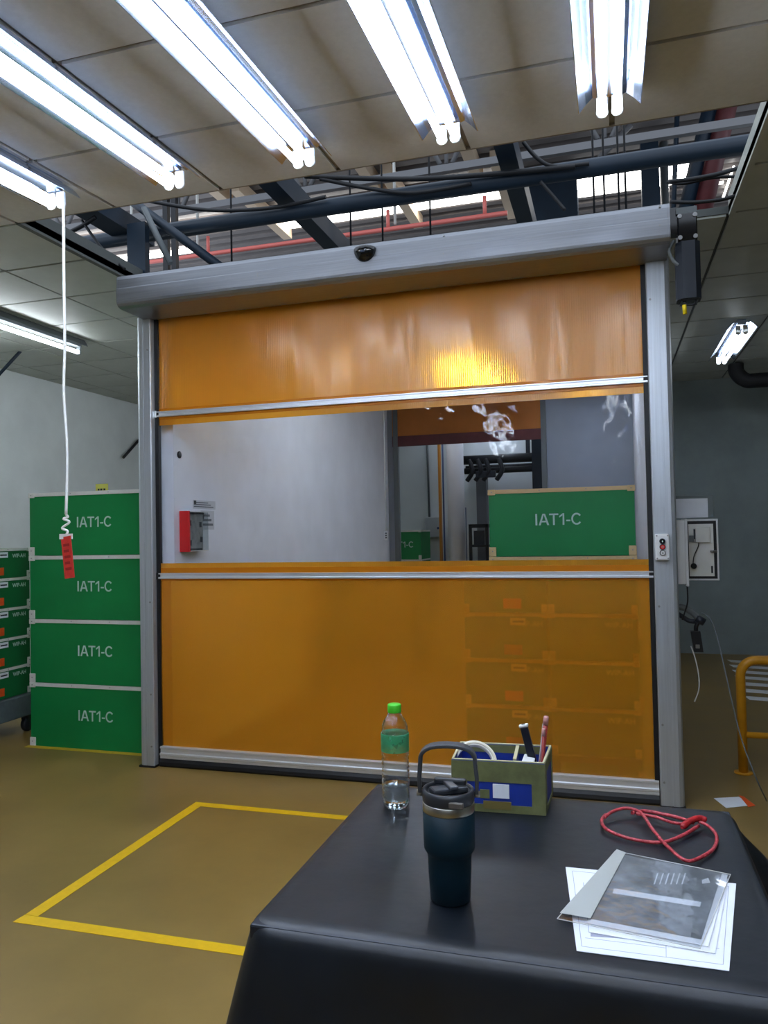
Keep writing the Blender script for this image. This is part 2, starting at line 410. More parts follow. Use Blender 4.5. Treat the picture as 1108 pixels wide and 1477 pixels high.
# navy round service pipe across the hole
q = onz(680, 268, 3.5)
tag(MB().tube([(-4.2, q.y, 3.5), (2.2, q.y, 3.5)], 0.052, 12).build('service_pipe', M_NAVY), 'long navy pipe running across above the roller door header', 'pipe')
def ybeam(x, z, y0, y1, wd, h, label):
    tag(MB().box(x - wd / 2, x + wd / 2, y0, y1, z - h, z).build('steel_beam', M_NAVY), label, 'beam')
ybeam(-1.96, 3.72, 3.75, 6.6, 0.12, 0.14, 'navy steel beam crossing above the black sensor dome')
ybeam(-0.515, 3.72, 3.75, 6.6, 0.11, 0.14, 'navy steel beam beside the wide navy column')
ybeam(-3.15, 3.62, 3.5, 4.7, 0.17, 0.12, 'short navy steel beam meeting the hanger plate at the header end')
a, b = ony(757, 250, 10.4), ony(832, 250, 10.4)
colm = thing('steel_column', 'wide navy steel column rising behind the header', 'column', ((a.x + b.x) / 2, 10.4, 0))
hw = (b.x - a.x) / 2
MB().box(-hw, hw, 0, 0.03, 0, RZ).build('flange', M_NAVY, colm); MB().box(-0.015, 0.015, 0.03, 0.37, 0, RZ).build('web', M_NAVY, colm)
MB().box(-hw, hw, 0.37, 0.4, 0, RZ).build('flange', M_NAVY, colm)
a, b = ony(925, 240, 9.7), ony(951, 240, 9.7)
tag(MB().box(a.x, b.x, 9.7, 9.9, 0, RZ).build('steel_post', M_NAVY), 'narrow navy steel post rising behind the header end by the motor', 'column')
a, b = ony(953, 240, 9.8), ony(966, 240, 9.8)
tag(MB().tube([((a.x + b.x) / 2, 9.95, 0), ((a.x + b.x) / 2, 9.95, RZ)], (b.x - a.x) / 2, 12).build('down_pipe', M_CONDUIT), 'grey down pipe beside the narrow navy post', 'pipe')
# hanger plate at the left header end, with brace
hp = thing('hanger_bracket', 'navy hanger plate and grey brace carrying the header end', 'bracket', (-2.9, 4.38, CZ + 0.005))
a = ony(196, 345, 4.45); b = ony(222, 385, 4.45)
MB().box(a.x + 2.9, b.x + 2.9, -0.03, 0.02, 0.036, 0.42).build('plate', M_NAVY, hp)
a, b = ony(207, 300, 4.3), ony(246, 380, 4.3); o_ = Vector((-2.9, 4.38, CZ + 0.005))
MB().tube([a - o_, b - o_], 0.022, 4).build('brace', M_CONDUIT, hp)
a, b = ony(190, 290, 4.38), ony(322, 388, 4.38)
tag(MB().tube([a, b], 0.03, 4).build('steel_brace', M_NAVY), 'slanting navy brace behind the grey hanger strut', 'brace')
# black hanging posts pair
for u in (238, 250, ):
    a = ony(u, 330, 6.2)
    tag(MB().box(a.x - 0.025, a.x + 0.025, 6.2, 6.25, CZ + 0.04, 5.5).build('hanger_post', M_CABLEK), 'thin dark hanger post standing in the roof space', 'post', 'thin hanger posts')
# red sprinkler pipe
q = onz(420, 350, 4.6)
rp = thing('sprinkler_pipe', 'red sprinkler pipe low over the header in the roof space', 'pipe', (0, q.y, 4.6))
MB().tube([(-8, 0, 0), (-0.9, 0, 0)], 0.024, 10).build('pipe', M_PIPE_R, rp)
for k, u in enumerate((130, 205, 300, 560, 700)):
    a = ony(u, 330, q.y)
    MB().tube([(a.x, 0, 0.02), (a.x, 0, 0.2)], 0.02, 8).build('riser', M_PIPE_R, rp)
for u in (190, 285, 570):
    a = ony(u, 320, q.y)
    tag(MB().tube([(a.x, q.y, 4.64), (a.x, q.y, RZ)], 0.016, 6).build('hanger_rod', M_TRIMW), 'white hanger rod holding the red sprinkler pipe', 'rod', 'white hanger rods')
for u in (333, 505, 551, 620, 857, 872, 893, 903):
    a = ony(u, 290, 5.4)
    tag(MB().tube([(a.x, 5.4, 3.3), (a.x, 5.4, RZ)], 0.008, 5).build('threaded_rod', M_CABLEK), 'thin black threaded rod hanging in the roof space', 'rod', 'threaded rods')
# black cables
def cable(pts, Y, r, label, dy=0.0):
    P = [ony(u, v, Y + dy * i) for i, (u, v) in enumerate(pts)]
    tag(MB().tube(smooth_path(P, 5), r, 8).build('power_cable', M_CABLEK), label, 'cable')
cable([(215, 290), (300, 303), (390, 300), (470, 284)], 4.42, 0.013, 'black cable sagging beside the navy pipe')
cable([(440, 254), (510, 257), (600, 258), (700, 252), (830, 240)], 4.42, 0.016, 'thick black cable sagging just under the ceiling edge')
cable([(462, 258), (540, 273), (600, 278), (680, 265)], 4.42, 0.013, 'black cable dipping below the thick cable')
cable([(755, 205), (775, 228), (800, 240), (850, 236)], 4.42, 0.012, 'black cable looping across the wide navy column')
cable([(780, 262), (800, 285), (815, 303)], 4.42, 0.010, 'short black cable falling behind the header')
cable([(965, 262), (1000, 258), (1040, 250), (1078, 238)], 4.2, 0.012, 'black cable bundle crossing by the maroon column')
cable([(962, 262), (985, 265), (1030, 256), (1075, 255)], 4.25, 0.009, 'thin black cable under the cable bundle')
cable([(967, 291), (1000, 292), (1040, 288), (1062, 282)], 4.2, 0.010, 'black cable leaving the motor head')
cable([(90, 340), (120, 325), (138, 313)], 4.1, 0.014, 'black cable at the corner of the ceiling hole')
cable([(118, 318), (150, 362), (180, 388)], 4.1, 0.010, 'black cable crossing the corner of the ceiling hole')
a, b = ony(865, 228, 8.6), ony(910, 180, 8.6)
tag(MB().tube([a, b], 0.035, 6).build('roof_brace', M_TRUSS), 'grey slanting roof brace beside the narrow navy post', 'brace')
# maroon and blue columns and bright high windows at the far side
for (u, v, wd, m, lab) in [(1042, 180, 0.20, M_MAROON, 'maroon steel column in the roof space by the motor'), (1017, 190, 0.16, M_NAVY, 'navy steel column next to the maroon one'),
                      (975, 215, 0.05, M_NAVY, 'slim blue pipe standing near the motor')]:
    a = ony(u, v, 8.2); b = ony(u - (1042 - 1013) * (0.9 if wd > 0.06 else 0.15), v + 110, 8.2)
    d = (b - a).normalized()
    tag(MB().tube([a - d * 1.0, b + d * 0.15], wd / 2, 4).build('roof_strut', m), lab, 'strut')
for (u0, u1, v0, v1) in [(968, 980, 245, 252), (985, 1000, 240, 250), (1008, 1013, 234, 240), (966, 1000, 253, 262), (1042, 1060, 240, 285), (1033, 1044, 262, 266)]:
    a, b = onz(u0, v1, RZ - 0.06), onz(u1, v0, RZ - 0.06)
    MB().box(min(a.x, b.x), max(a.x, b.x), b.y, a.y, RZ - 0.07, RZ - 0.05).build('rooflight', M_SKYL, roof)
struct(MB().box(-16, 9, 14.5, 14.6, 3.2, RZ + 0.1).build('wall_high', M_ROOF), 'dark high end wall under the roof')

# ================================================================== ROLLER DOOR
PYF = 4.13; CYC = 4.19
door = thing('roller_shutter', 'high-speed roller door with amber curtain, clear window and aluminium frame', 'roller door', (-1.25, CYC, 0))
DX = Vector((-1.25, CYC, 0))
def L(x, y, z): return (x + 1.25, y - CYC, z)
def post(xo, xi, side):
    # front profile with grooves, rounded outer edge
    w_ = abs(xi - xo); s = 1 if xi > xo else -1
    pts = [(0, 0.10), (0, 0.025), (0.008, 0.008), (0.025, 0), (0.48 * w_, 0), (0.48 * w_, 0.004), (0.53 * w_, 0.004), (0.53 * w_, 0), (w_ - 0.004, 0), (w_, 0.004), (w_, 0.045), (w_ - 0.012, 0.045), (w_ - 0.012, 0.075), (w_, 0.075), (w_, 0.12), (0, 0.12)]
    poly = [(xo + 1.25 + s * p[0], p[1] + PYF - CYC) for p in pts]
    return MB().prism(poly, 'z', 0, 2.81)
for (xo, xi, sd) in [(-2.838, -2.735, 0), (0.327, 0.212, 1)]:
    pst = post(xo, xi, sd).build('guide_post', M_ALU, door)
    s = 1 if xi > xo else -1
    bs = MB(); x0 = xi + 1.25 - s * 0.012; x1 = xi + 1.25 + s * 0.024
    bs.box(min(x0, x1), max(x0, x1), -0.014, 0.014, 0.0, 2.8); bs.build('brush_seal', M_BLACK, pst)
    for z in (0.13, 0.42 if sd else 0.45, 1.02, 2.6):
        xx = xi + 1.25 - s * 0.018
        MB().tube([(xx, PYF - CYC - 0.004, z), (xx, PYF - CYC + 0.002, z)], 0.006, 8).build('screw', M_SCREW, pst)
    foot = MB().box(min(xo, xi) + 1.25 - 0.004, max(xo, xi) + 1.25 + 0.004, PYF - CYC - 0.004, PYF - CYC + 0.124, 0, 0.012).build('foot_plate', M_BLACK, pst)
# header
HYF = 3.86; hz0, hz1 = 2.795, 2.99
hp_ = [(HYF + 0.0, hz0 + 0.035), (HYF + 0.004, hz0 + 0.022), (HYF + 0.016, hz0 + 0.008), (HYF + 0.04, hz0), (HYF + 0.30, hz0), (HYF + 0.30, hz0 + 0.03), (HYF + 0.37, hz0 + 0.03), (HYF + 0.37, hz0), (4.34, hz0), (4.34, hz1),
       (HYF + 0.03, hz1), (HYF + 0.008, hz1 - 0.012), (HYF + 0.003, hz1 - 0.03), (HYF + 0.003, hz0 + 0.115), (HYF - 0.002, hz0 + 0.108), (HYF - 0.002, hz0 + 0.08)]
hd = MB().prism([(p[0] - CYC, p[1]) for p in hp_], 'x', -2.775 + 1.25, 0.306 + 1.25).build('header_box', M_ALUH, door)
MB().prism([(p[0] - CYC, p[1]) for p in hp_], 'x', -2.782 + 1.25, -2.7755 + 1.25).build('end_cap', M_ALUH, hd)
MB().prism([(p[0] - CYC, p[1]) for p in hp_], 'x', 0.3065 + 1.25, 0.316 + 1.25).build('end_cap', M_ALUH, hd)
for (u, v) in [(372, 398), (372, 395), (640, 340), (640, 366), (952, 298), (952, 325)]:
    p = ony(u, v, HYF); MB().tube([L(p.x, HYF - 0.004, p.z), L(p.x, HYF + 0.004, p.z)], 0.005, 8).build('screw', M_SCREW, hd)
# sensor dome
sp = ony(526.5, 362, HYF)
sd = MB()
prof = []
for i in range(9):
    t = i / 8 * math.pi / 2; prof.append((0.062 * math.cos(t), t))
rings = []
for i in range(7):
    t = i / 6 * math.pi / 2
    ring = []
    for k in range(17):
        a = math.pi + k / 16 * math.pi
        ring.append(sd.bm.verts.new((0.062 * math.cos(a) * math.cos(t), -0.045 * math.sin(t), 0.068 * math.sin(a) * math.cos(t) + 0.012)))
    for k in range(1, 8):
        a = k / 8 * math.pi
        ring.append(sd.bm.verts.new((0.062 * math.cos(a) * math.cos(t), -0.045 * math.sin(t), 0.02 * math.sin(a) * math.cos(t) + 0.012)))
    rings.append(ring)
for A, B in zip(rings, rings[1:]):
    for k in range(len(A)):
        f = sd.bm.faces.new((A[k], A[(k + 1) % len(A)], B[(k + 1) % len(A)], B[k])); f.smooth = True
bmesh.ops.remove_doubles(sd.bm, verts=sd.bm.verts[:], dist=0.0005)
so = sd.build('motion_sensor', M_BLACKG, door); so.location = L(sp.x, HYF, sp.z - 0.004); so['label'] = 'glossy black half-dome motion sensor on the header'
MB().box(-0.012, 0.012, -0.05, -0.04, -0.018, -0.008).build('sensor_lens', mat('dark_lens', (60, 66, 78), 0.1), so)
# curtain pieces
cx0, cx1 = -2.715, 0.203
def film(z0, z1, y=0, t=0.0016, nx=48, nz=8, amp=0.004):
    mb = MB(); grid = []
    for j in range(nz + 1):
        row = []
        for i in range(nx + 1):
            x = cx0 + (cx1 - cx0) * i / nx; z = z0 + (z1 - z0) * j / nz
            e_ = math.sin(math.pi * j / nz)
            dy = amp * e_ * (math.sin(x * 5.1 + z) + 0.7 * math.sin(x * 9.7 - 1.3 * z + 1))
            row.append((x + 1.25, dy + y, z))
        grid.append(row)
    fr = [[mb.bm.verts.new(p) for p in r] for r in grid]; bk = [[mb.bm.verts.new((p[0], p[1] + t, p[2])) for p in r] for r in grid]
    for j in range(nz):
        for i in range(nx):
            a = mb.bm.faces.new((fr[j][i], fr[j][i + 1], fr[j + 1][i + 1], fr[j + 1][i])); a.smooth = True
            a = mb.bm.faces.new((bk[j][i], bk[j + 1][i], bk[j + 1][i + 1], bk[j][i + 1])); a.smooth = True
    return mb
zs1, zs2 = 2.198, 1.180
zw0, zw1 = 1.259, 2.128
o = film(zs1 + 0.012, 2.82).build('curtain_panel', M_AMBER, door); o['label'] = 'upper amber curtain panel with lamp reflections'
o = film(0.115, zs2 - 0.012).build('curtain_panel', M_AMBERL, door); o['label'] = 'lower amber curtain panel, crates dimly visible behind'
MB().box(cx0 + 1.25, cx1 + 1.25, -0.0006, 0.0012, zw1, zs1).build('curtain_border', M_AMBER, door)
MB().box(cx0 + 1.25, cx1 + 1.25, -0.0006, 0.0012, zs2, zw0).build('curtain_border', M_AMBER, door)
MB().box(cx0 + 1.25, cx1 + 1.25, -0.003, 0.003, zs1 - 0.035, zs1 + 0.035).build('pocket_seam', M_AMBERB, door)
MB().box(cx0 + 1.25, cx1 + 1.25, -0.003, 0.003, zs2 - 0.03, zs2 + 0.05).build('pocket_seam', M_AMBERB, door)
o = film(zw0 - 0.004, zw1 + 0.004, 0.002, 0.0008, 48, 8, 0.003)
wn = o.build('window_pane', M_CLEAR, door); wn['label'] = 'clear flexible window sheet with creases'
for z, n in ((zs1, 0), (zs2, 1)):
    b = MB().prism([(-0.014, z - 0.018), (-0.018, z - 0.016), (-0.018, z - 0.008), (-0.010, z - 0.004), (-0.010, z + 0.008), (-0.016, z + 0.012), (-0.016, z + 0.017), (-0.012, z + 0.018), (0.0, z + 0.018), (0.0, z - 0.018)], 'x', cx0 + 1.25 - 0.006, cx1 + 1.25 + 0.006)
    so2 = b.build('stiffener_bar', M_ALUB, door)
    for x in (cx0 + 1.25 - 0.022, cx1 + 1.25 + 0.008): MB().box(x, x + 0.014, -0.02, 0.004, z - 0.022, z + 0.022, 0.003).build('end_clip', M_BLACK if n or x > 0 else M_ALUB, so2)
bb = MB().prism([(-0.014, 0.046), (-0.02, 0.05), (-0.02, 0.066), (-0.026, 0.07), (-0.026, 0.080), (-0.016, 0.084), (-0.016, 0.108), (-0.022, 0.112), (-0.022, 0.12), (-0.014, 0.124), (0.012, 0.124), (0.012, 0.046)], 'x', cx0 + 1.25 - 0.004, cx1 + 1.25 + 0.004)
bb.build('bottom_bar', M_ALUB, door)
MB().prism([(-0.016, 0.05), (-0.03, 0.03), (-0.034, 0.012), (-0.028, 0.001), (0.03, 0.001), (0.034, 0.02), (0.016, 0.05)], 'x', cx0 + 1.25 - 0.004, cx1 + 1.25 + 0.004).build('floor_seal', M_BLACK, door)
# motor at the header end
mo = thing('gear_motor', 'charcoal gear motor hanging at the header end with yellow connector', 'motor', (0.40, 3.98, 2.53))
oc = [(0.03, -0.06), (0.055, -0.035), (0.055, 0.035), (0.03, 0.06), (-0.03, 0.06), (-0.055, 0.035), (-0.055, -0.035), (-0.03, -0.06)]
mb_ = MB().prism(oc, 'z', 0, 0.28); 
o = mb_.build('motor_body', M_CHAR, mo)
for k in range(4): MB().box(-0.0565, -0.0545, -0.03 + k * 0.017, -0.022 + k * 0.017, 0.02, 0.26).build('cooling_rib', M_CHAR, o)
MB().box(-0.045, 0.045, -0.05, 0.05, 0.28, 0.42, 0.006).build('gear_head', M_BLACKG, mo)
for (x, z) in ((-0.035, 0.30), (0.035, 0.30), (-0.035, 0.405), (0.035, 0.405)): MB().tube([(x, -0.056, z), (x, -0.049, z)], 0.011, 8).build('bolt', M_SCREW, mo)
MB().box(-0.083, -0.045, -0.03, 0.03, 0.33, 0.46).build('mounting_bracket', M_BLACKG, mo)
MB().box(-0.05, 0.045, -0.045, 0.045, 0.42, 0.45).build('gear_cover', M_CONDUIT, mo)
MB().box(-0.04, 0.04, -0.055, 0.04, -0.012, 0.0).build('terminal_box', M_BLACKG, mo)
MB().tube([(-0.025, -0.04, -0.01), (-0.025, -0.045, -0.03)], 0.006, 8).build('lead', M_CABLEK, mo)
MB().tube([(-0.025, -0.045, -0.03), (-0.022, -0.045, -0.075)], 0.010, 8).build('yellow_connector', mat('yellow_plastic', (228, 200, 20), 0.4), mo)
MB().tube(smooth_path([(0.03, -0.04, -0.01), (0.02, -0.045, -0.03), (-0.01, -0.045, -0.03), (-0.02, -0.04, -0.012)]), 0.005, 8).build('loop_lead', M_CABLEK, mo)
MB().tube(smooth_path([(-0.06, -0.02, 0.30), (-0.085, -0.03, 0.25), (-0.07, -0.035, 0.20), (-0.045, -0.04, 0.17)]), 0.008, 8).build('cable_loop', M_CONDUIT, mo)
# push-button box on the post
bx_ = thing('push_button_box', 'small white control box with three round buttons on the guide post', 'switch', (0.252, PYF, 1.257))
MB().box(-0.034, 0.034, -0.04, 0.0, 0, 0.133, 0.006).build('housing', M_WHITE, bx_)
for k, (z, m, lab) in enumerate([(0.096, M_BLACKG, 'black button'), (0.067, M_RED, 'red stop button'), (0.037, M_WHITE, 'white button')]):
    pb = MB().tube([(0, -0.048, z), (0, -0.039, z)], 0.0145, 16).build('button_ring', M_CHAR, bx_)
    pb2 = MB().tube([(0, -0.054, z), (0, -0.047, z)], 0.011, 16).build('push_button', m, pb); pb2['label'] = lab
    mk = MB(); s_ = M_LETTER if k != 2 else M_PRINT
    if k == 1: mk.tube([(0.004 * math.cos(t), -0.0545, z + 0.005 * math.sin(t)) for t in [i / 10 * 2 * math.pi for i in range(11)]], 0.0009, 5)
    else:
        d = 1 if k == 0 else -1
        mk.prism([(-0.004, z - d * 0.001), (0.004, z - d * 0.001), (0, z + d * 0.005)], 'y', -0.0548, -0.0535); mk.prism([(-0.0015, z - 0.005), (0.0015, z - 0.005), (0.0015, z + 0.003), (-0.0015, z + 0.003)], 'y', -0.0547, -0.0535)
    mk.build('arrow_mark' if k != 1 else 'stop_mark', s_, pb)
for x in (-0.026, 0.026):
    for z in (0.009, 0.124): MB().tube([(x, -0.0415, z), (x, -0.039, z)], 0.004, 8).build('screw', M_SCREW, bx_)

# ================================================================== LIGHT FIXTURES
def make_fixture(L_=1.22):
    f = thing('tube_light', 'twin-tube fluorescent light with mirrored reflector wings under the taupe ceiling', 'light', group='twin-tube lights in a row')
    # channel
    MB().box(-0.032, 0.032, -L_ + 0.02, -0.02, -0.045, 0.0).build('channel', M_REFL, f)
    for s in (-1, 1):
        pr = [(s * 0.03, -0.028), (s * 0.045, -0.036), (s * 0.06, -0.030), (s * 0.085, -0.052), (s * 0.110, -0.080), (s * 0.113, -0.080), (s * 0.088, -0.048), (s * 0.062, -0.024), (s * 0.03, -0.022)]
        MB().prism(pr, 'y', -L_, 0).build('reflector_wing', M_REFL, f)
        MB().tube([(s * 0.027, -L_ + 0.04, -0.102), (s * 0.027, -0.035, -0.102)], 0.0135, 14).build('tube', M_TUBE, f)
        for y in (-0.028, -L_ + 0.028):
            h = MB(); h.lathe([(0.0, -0.006), (0.021, -0.006), (0.021, 0.006), (0.0, 0.006)], seg=16)
            bmesh.ops.rotate(h.bm, verts=h.bm.verts[:], cent=(0, 0, 0), matrix=Matrix.Rotation(math.pi / 2, 3, 'X'))
            bmesh.ops.translate(h.bm, verts=h.bm.verts[:], vec=(s * 0.027, y, -0.104))
            h.box(s * 0.027 - 0.019, s * 0.027 + 0.019, y - 0.006, y + 0.006, -0.104, -0.05)
            so_ = h.build('tube_socket', M_WHITE, f)
    return f
M_REFL = mat('mirror_reflector', (188, 204, 232), 0.2, metal=1.0)
fx = make_fixture(); first = True
nearM = Matrix.Translation((0, HY0, CZ)) @ Matrix.Rotation(SL, 4, 'X')
fixt = []
for row, yy in ((0, -0.335), (1, -1.72), (2, -3.1), (3, -4.45)):  # only the first row is in view; the others are added as fill
    for i, x in enumerate((0.04, -0.567, -1.178, -1.79, -2.41, 0.65)):
        if row > 0 and i in (4,): continue
        if row == 0 and i == 5: continue
        if row > 1 and i in (1, 3): continue
        f = fx if first else copy_tree(fx); first = False
        p = nearM @ Vector((x, yy - (0.0 if i != 2 else 0.0), -0.0125)); f.location = p; f.rotation_euler = (SL, 0, 0)
        if row == 0 and i == 4: f['label'] = 'twin-tube fluorescent light with a white pull cord hanging from its end'; fcord = f
        if row: f['label'] = ['unseen twin-tube fill light added over the work table', 'unseen twin-tube fill light added behind the work table', 'unseen twin-tube fill light added by the near wall'][row - 1]; f['group'] = ['added fill lights over the table', 'added fill lights behind the table', 'added fill lights by the near wall'][row - 1]
        if row == 0 and i != 4: f['label'] = {3: 'twin-tube light next along from the light with the pull cord', 2: 'twin-tube light second along from the light with the pull cord', 1: 'twin-tube light third along from the light with the pull cord', 0: 'twin-tube light at the far end of the row from the pull cord light'}[i]
        fixt.append(f)
# single tube light far left
sl = thing('single_tube_light', 'single fluorescent tube light with grey reflector over the crate store', 'light', (-4.22, 5.38, CZ - 0.0125))
MB().prism([(-0.03, 0), (-0.06, -0.05), (-0.058, -0.054), (-0.028, -0.008), (0.028, -0.008), (0.058, -0.054), (0.06, -0.05), (0.03, 0)], 'y', -1.3, 0).build('reflector', M_CONDUIT, sl)
MB().box(-0.022, 0.022, -1.26, -0.03, -0.06, -0.004).build('channel', M_CONDUIT, sl)
MB().tube([(0, -1.25, -0.105), (0, -0.05, -0.105)], 0.016, 14).build('tube', M_TUBE, sl)
for y in (-0.04, -1.26): MB().box(-0.018, 0.018, y - 0.008, y + 0.008, -0.125, -0.05, 0.003).build('tube_socket', M_CONDUIT, sl)
s2 = copy_tree(sl); s2.location = (-5.05, 5.0, CZ - 0.0125); s2['label'] = 'unseen single-tube fill light added close to the side wall'  # extra lamp out of view, added to light the crate store
for ch in s2.children:
    if ch.name.split('.')[0] == 'tube': ch.data = ch.data.copy(); ch.data.materials[0] = M_TUBE3
s2 = copy_tree(sl); s2.location = (-3.05, 7.4, CZ - 0.0125); s2['label'] = 'unseen single-tube fill light added behind the door post'  # hidden extra lamp, added to brighten the store wall
for ch in s2.children:
    if ch.name.split('.')[0] == 'tube': ch.data = ch.data.copy(); ch.data.materials[0] = M_TUBE3
# lamps in the passage and beyond the motor: copies of the fixture
f = copy_tree(fx); f.location = (-1.31, 6.75, CZ - 0.0125); f.rotation_euler = (0, 0, 0); f['label'] = 'twin-tube light behind the amber curtain in the passage'; del f['group']
for ch in f.children:
    if ch.name.split('.')[0] == 'tube': ch.data = ch.data.copy(); ch.data.materials[0] = M_TUBE3
f = copy_tree(fx); f.location = (-0.2, 8.6, CZ - 0.0125); f.rotation_euler = (0, 0, 0); f['label'] = 'added twin-tube fill light near the second doorway in the passage'; del f['group']  # extra lamp added to brighten the passage
f = copy_tree(fx); f.location = (1.06, 7.85, CZ - 0.0125); f.rotation_euler = (0, 0, 0); f['label'] = 'twin-tube light with glaring reflector wings beyond the motor'; del f['group']
for ch in f.children:
    if ch.name.split('.')[0] == 'tube': ch.data = ch.data.copy(); ch.data.materials[0] = M_TUBE2
f = copy_tree(fx); f.location = (2.3, 7.2, CZ - 0.0125); f.rotation_euler = (0, 0, 0); f['label'] = 'unseen twin-tube fill light added over the bay behind the guard rail'; del f['group']  # added out of view to lift the dim bay
f = copy_tree(fx); f.location = (-1.6, 12.12, 3.6); f.rotation_euler = (0, 0, 0); f['label'] = 'added twin-tube fill light in the far room'; del f['group']  # added lamp that brightens the far room

# pull cord with red tag
ct = ony(92, 300, 2.9); cb = ony(95, 742, 2.9)
pc = thing('pull_cord', 'white pull cord with a red paper tag hanging from the light', 'cord', (cb.x, 2.9, cb.z))
top = Vector((ct.x - cb.x, 0, CZ - 0.16 - cb.z))
pts = smooth_path([(top.x, 0, top.z + 0.03), (top.x - 0.002, 0, top.z * 0.8), (0.001, 0, top.z * 0.55), (-0.006, 0, top.z * 0.40), (0.010, 0, top.z * 0.2), (0.001, 0, 0.0)], 6)
MB().tube(pts, 0.0065, 8).build('cord', M_CABLEW, pc)
kn = MB(); kn.tube(smooth_path([(0.0, 0, 0.0), (0.008, 0.004, -0.012), (-0.009, -0.006, -0.02), (0.016, 0.004, -0.035), (-0.018, -0.004, -0.062), (0.008, 0, -0.075), (0, 0, -0.095)], 5), 0.0055, 6); kn.build('knot', M_CABLEW, pc)
cl_ = MB(); cl_.box(-0.034, 0.034, -0.003, 0.003, -0.112, -0.088); cl_.build('clip', M_WHITE, pc)
tg = MB().box(-0.03, 0.03, -0.001, 0.001, -0.19, 0.0).build('red_tag', mat('tag_red', (208, 52, 44), 0.5, noise=0.15, nscale=22), pc)
tg.location = (0.002, -0.004, -0.10); tg.rotation_euler = (0, math.radians(-7), math.radians(-8))
for k in range(5):
    MB().box(-0.02, 0.018 - 0.006 * (k % 2), -0.0016, -0.001, -0.045 - 0.027 * k, -0.033 - 0.027 * k).build('print_line', mat('tag_print', (150, 28, 26), 0.6), tg)

# ================================================================== CRATES
def make_crate(w_, d_, h_, text, size, tx, tz, trim, green=M_GREEN, label_tag=False, depth_trim=True):
    c = thing('crate', None, 'crate')
    t = 0.012
    MB().box(0, w_, 0, d_, 0.0, h_ - 0.003).build('panel_body', green, c)
    sh = 0.024 if h_ > 0.3 else 0.018
    st = MB(); st.box(-0.003, w_ + 0.003, -0.005, 0.002, h_ - sh - 0.003, h_ - 0.002, 0.0008); st.build('rim_strip', trim, c)
    st = MB(); st.box(w_ - 0.002, w_ + 0.005, 0, d_, h_ - sh - 0.003, h_ - 0.002); st.build('rim_strip', trim, c)
    st = MB(); st.box(-0.005, 0.002, 0, d_, h_ - sh - 0.003, h_ - 0.002); st.build('rim_strip', trim, c)
    bh, bw = (0.058, 0.04) if h_ > 0.3 else (0.045, 0.028)
    for s, x in ((1, 0), (-1, w_)):
        b = MB(); b.box(x - 0.005 if s > 0 else x - bw, x + bw if s > 0 else x + 0.005, -0.008, 0.003, 0.0, bh, 0.0025)
        br = b.build('corner_bracket', trim, c)
        MB().tube([(x + s * bw * 0.45, -0.0105, bh * 0.55), (x + s * bw * 0.45, -0.007, bh * 0.55)], 0.004, 8).build('rivet', M_SCREW, br)
        b = MB(); b.box(x - 0.006 if s > 0 else x - bw, x + bw if s > 0 else x + 0.006, -0.008, 0.003, h_ - bh * 0.6, h_, 0.0025)
        br = b.build('corner_bracket', trim, c)
        MB().tube([(x + s * bw * 0.45, -0.0105, h_ - bh * 0.3), (x + s * bw * 0.45, -0.007, h_ - bh * 0.3)], 0.004, 8).build('rivet', M_SCREW, br)
    for fx_ in (0.36, 0.68):
        MB().tube([(w_ * fx_, -0.007, h_ - sh * 0.55), (w_ * fx_, -0.004, h_ - sh * 0.55)], 0.0035, 8).build('rivet', M_SCREW, c)
    if text == 'IAT1-C':
        lt = bpy.data.objects.new('lettering', stencil(size)); COL.objects.link(lt); lt.parent = c; lt.location = (tx, -0.0008, tz); lt.rotation_euler = (math.pi / 2, 0, 0)
    else:
        text_obj(text, size, M_LETTER, c, (tx, -0.0008, tz), bold=0.0004, xs=0.92)
    if label_tag:
        lb = MB(); lb.box(w_ * 0.56, w_ * 0.56 + 0.085, -0.003, 0.0, h_ - 0.068, h_ - 0.028); lo = lb.build('paper_label', M_PAPER, c)
        MB().box(w_ * 0.56 + 0.012, w_ * 0.56 + 0.074, -0.0036, -0.003, h_ - 0.054, h_ - 0.044).build('label_print', M_PRINT, lo)
        MB().box(w_ * 0.48, w_ * 0.48 + 0.10, -0.004, 0.0, 0.02, 0.075).build('orange_card', M_ORANGE, c)
    return c
IH = 0.436
iat = make_crate(0.95, 0.6, IH, 'IAT1-C', 0.098, 0.535, 0.225, M_TRIMW)
ys = 4.39
pos = ['bottom', 'second from the floor', 'third from the floor', 'topmost']
for k in range(4):
    c = iat if k == 0 else copy_tree(iat)
    c.location = (-3.885, ys, k * (IH + 0.0015)); c['group'] = 'crates stacked beside the door post'
    c['label'] = ('green IAT1-C crate with white trim beside the door post, %s of its stack' % pos[k]) if k in (0, 3) else ('green IAT1-C crate with white trim, %s in the stack beside the post' % pos[k])
# yellow note on top of the stack
nt_ = tag(MB().box(-0.05, 0.05, -0.002, 0.002, 0, 0.055).build('yellow_note', mat('yellow_card', (206, 196, 92), 0.6)), 'small yellow card standing on the top crate beside the post', 'card')
p = ony(147, 705, 4.55); nt_.location = (p.x, 4.55, 4 * (IH + 0.0015) + 0.001)
for x_, w__ in ((-0.032, 0.014), (-0.012, 0.018), (0.014, 0.016)): MB().box(x_, x_ + w__, -0.0026, -0.002, 0.008, 0.022).build('card_print', M_PRINT, nt_)
# window stack
iatw = make_crate(0.872, 0.5, 0.419, 'IAT1-C', 0.098, 0.43, 0.225, M_CREAM)
for k in range(4):
    c = iatw if k == 0 else copy_tree(iatw)
    c.location = (-0.727, 4.78, k * 0.4205); c['group'] = 'crates stacked behind the amber curtain'
    c['label'] = 'green IAT1-C crate with cream trim seen through the clear window' if k == 3 else 'green IAT1-C crate hidden low behind the curtain, %s of its stack' % ['bottom', 'second up', 'third up'][k]
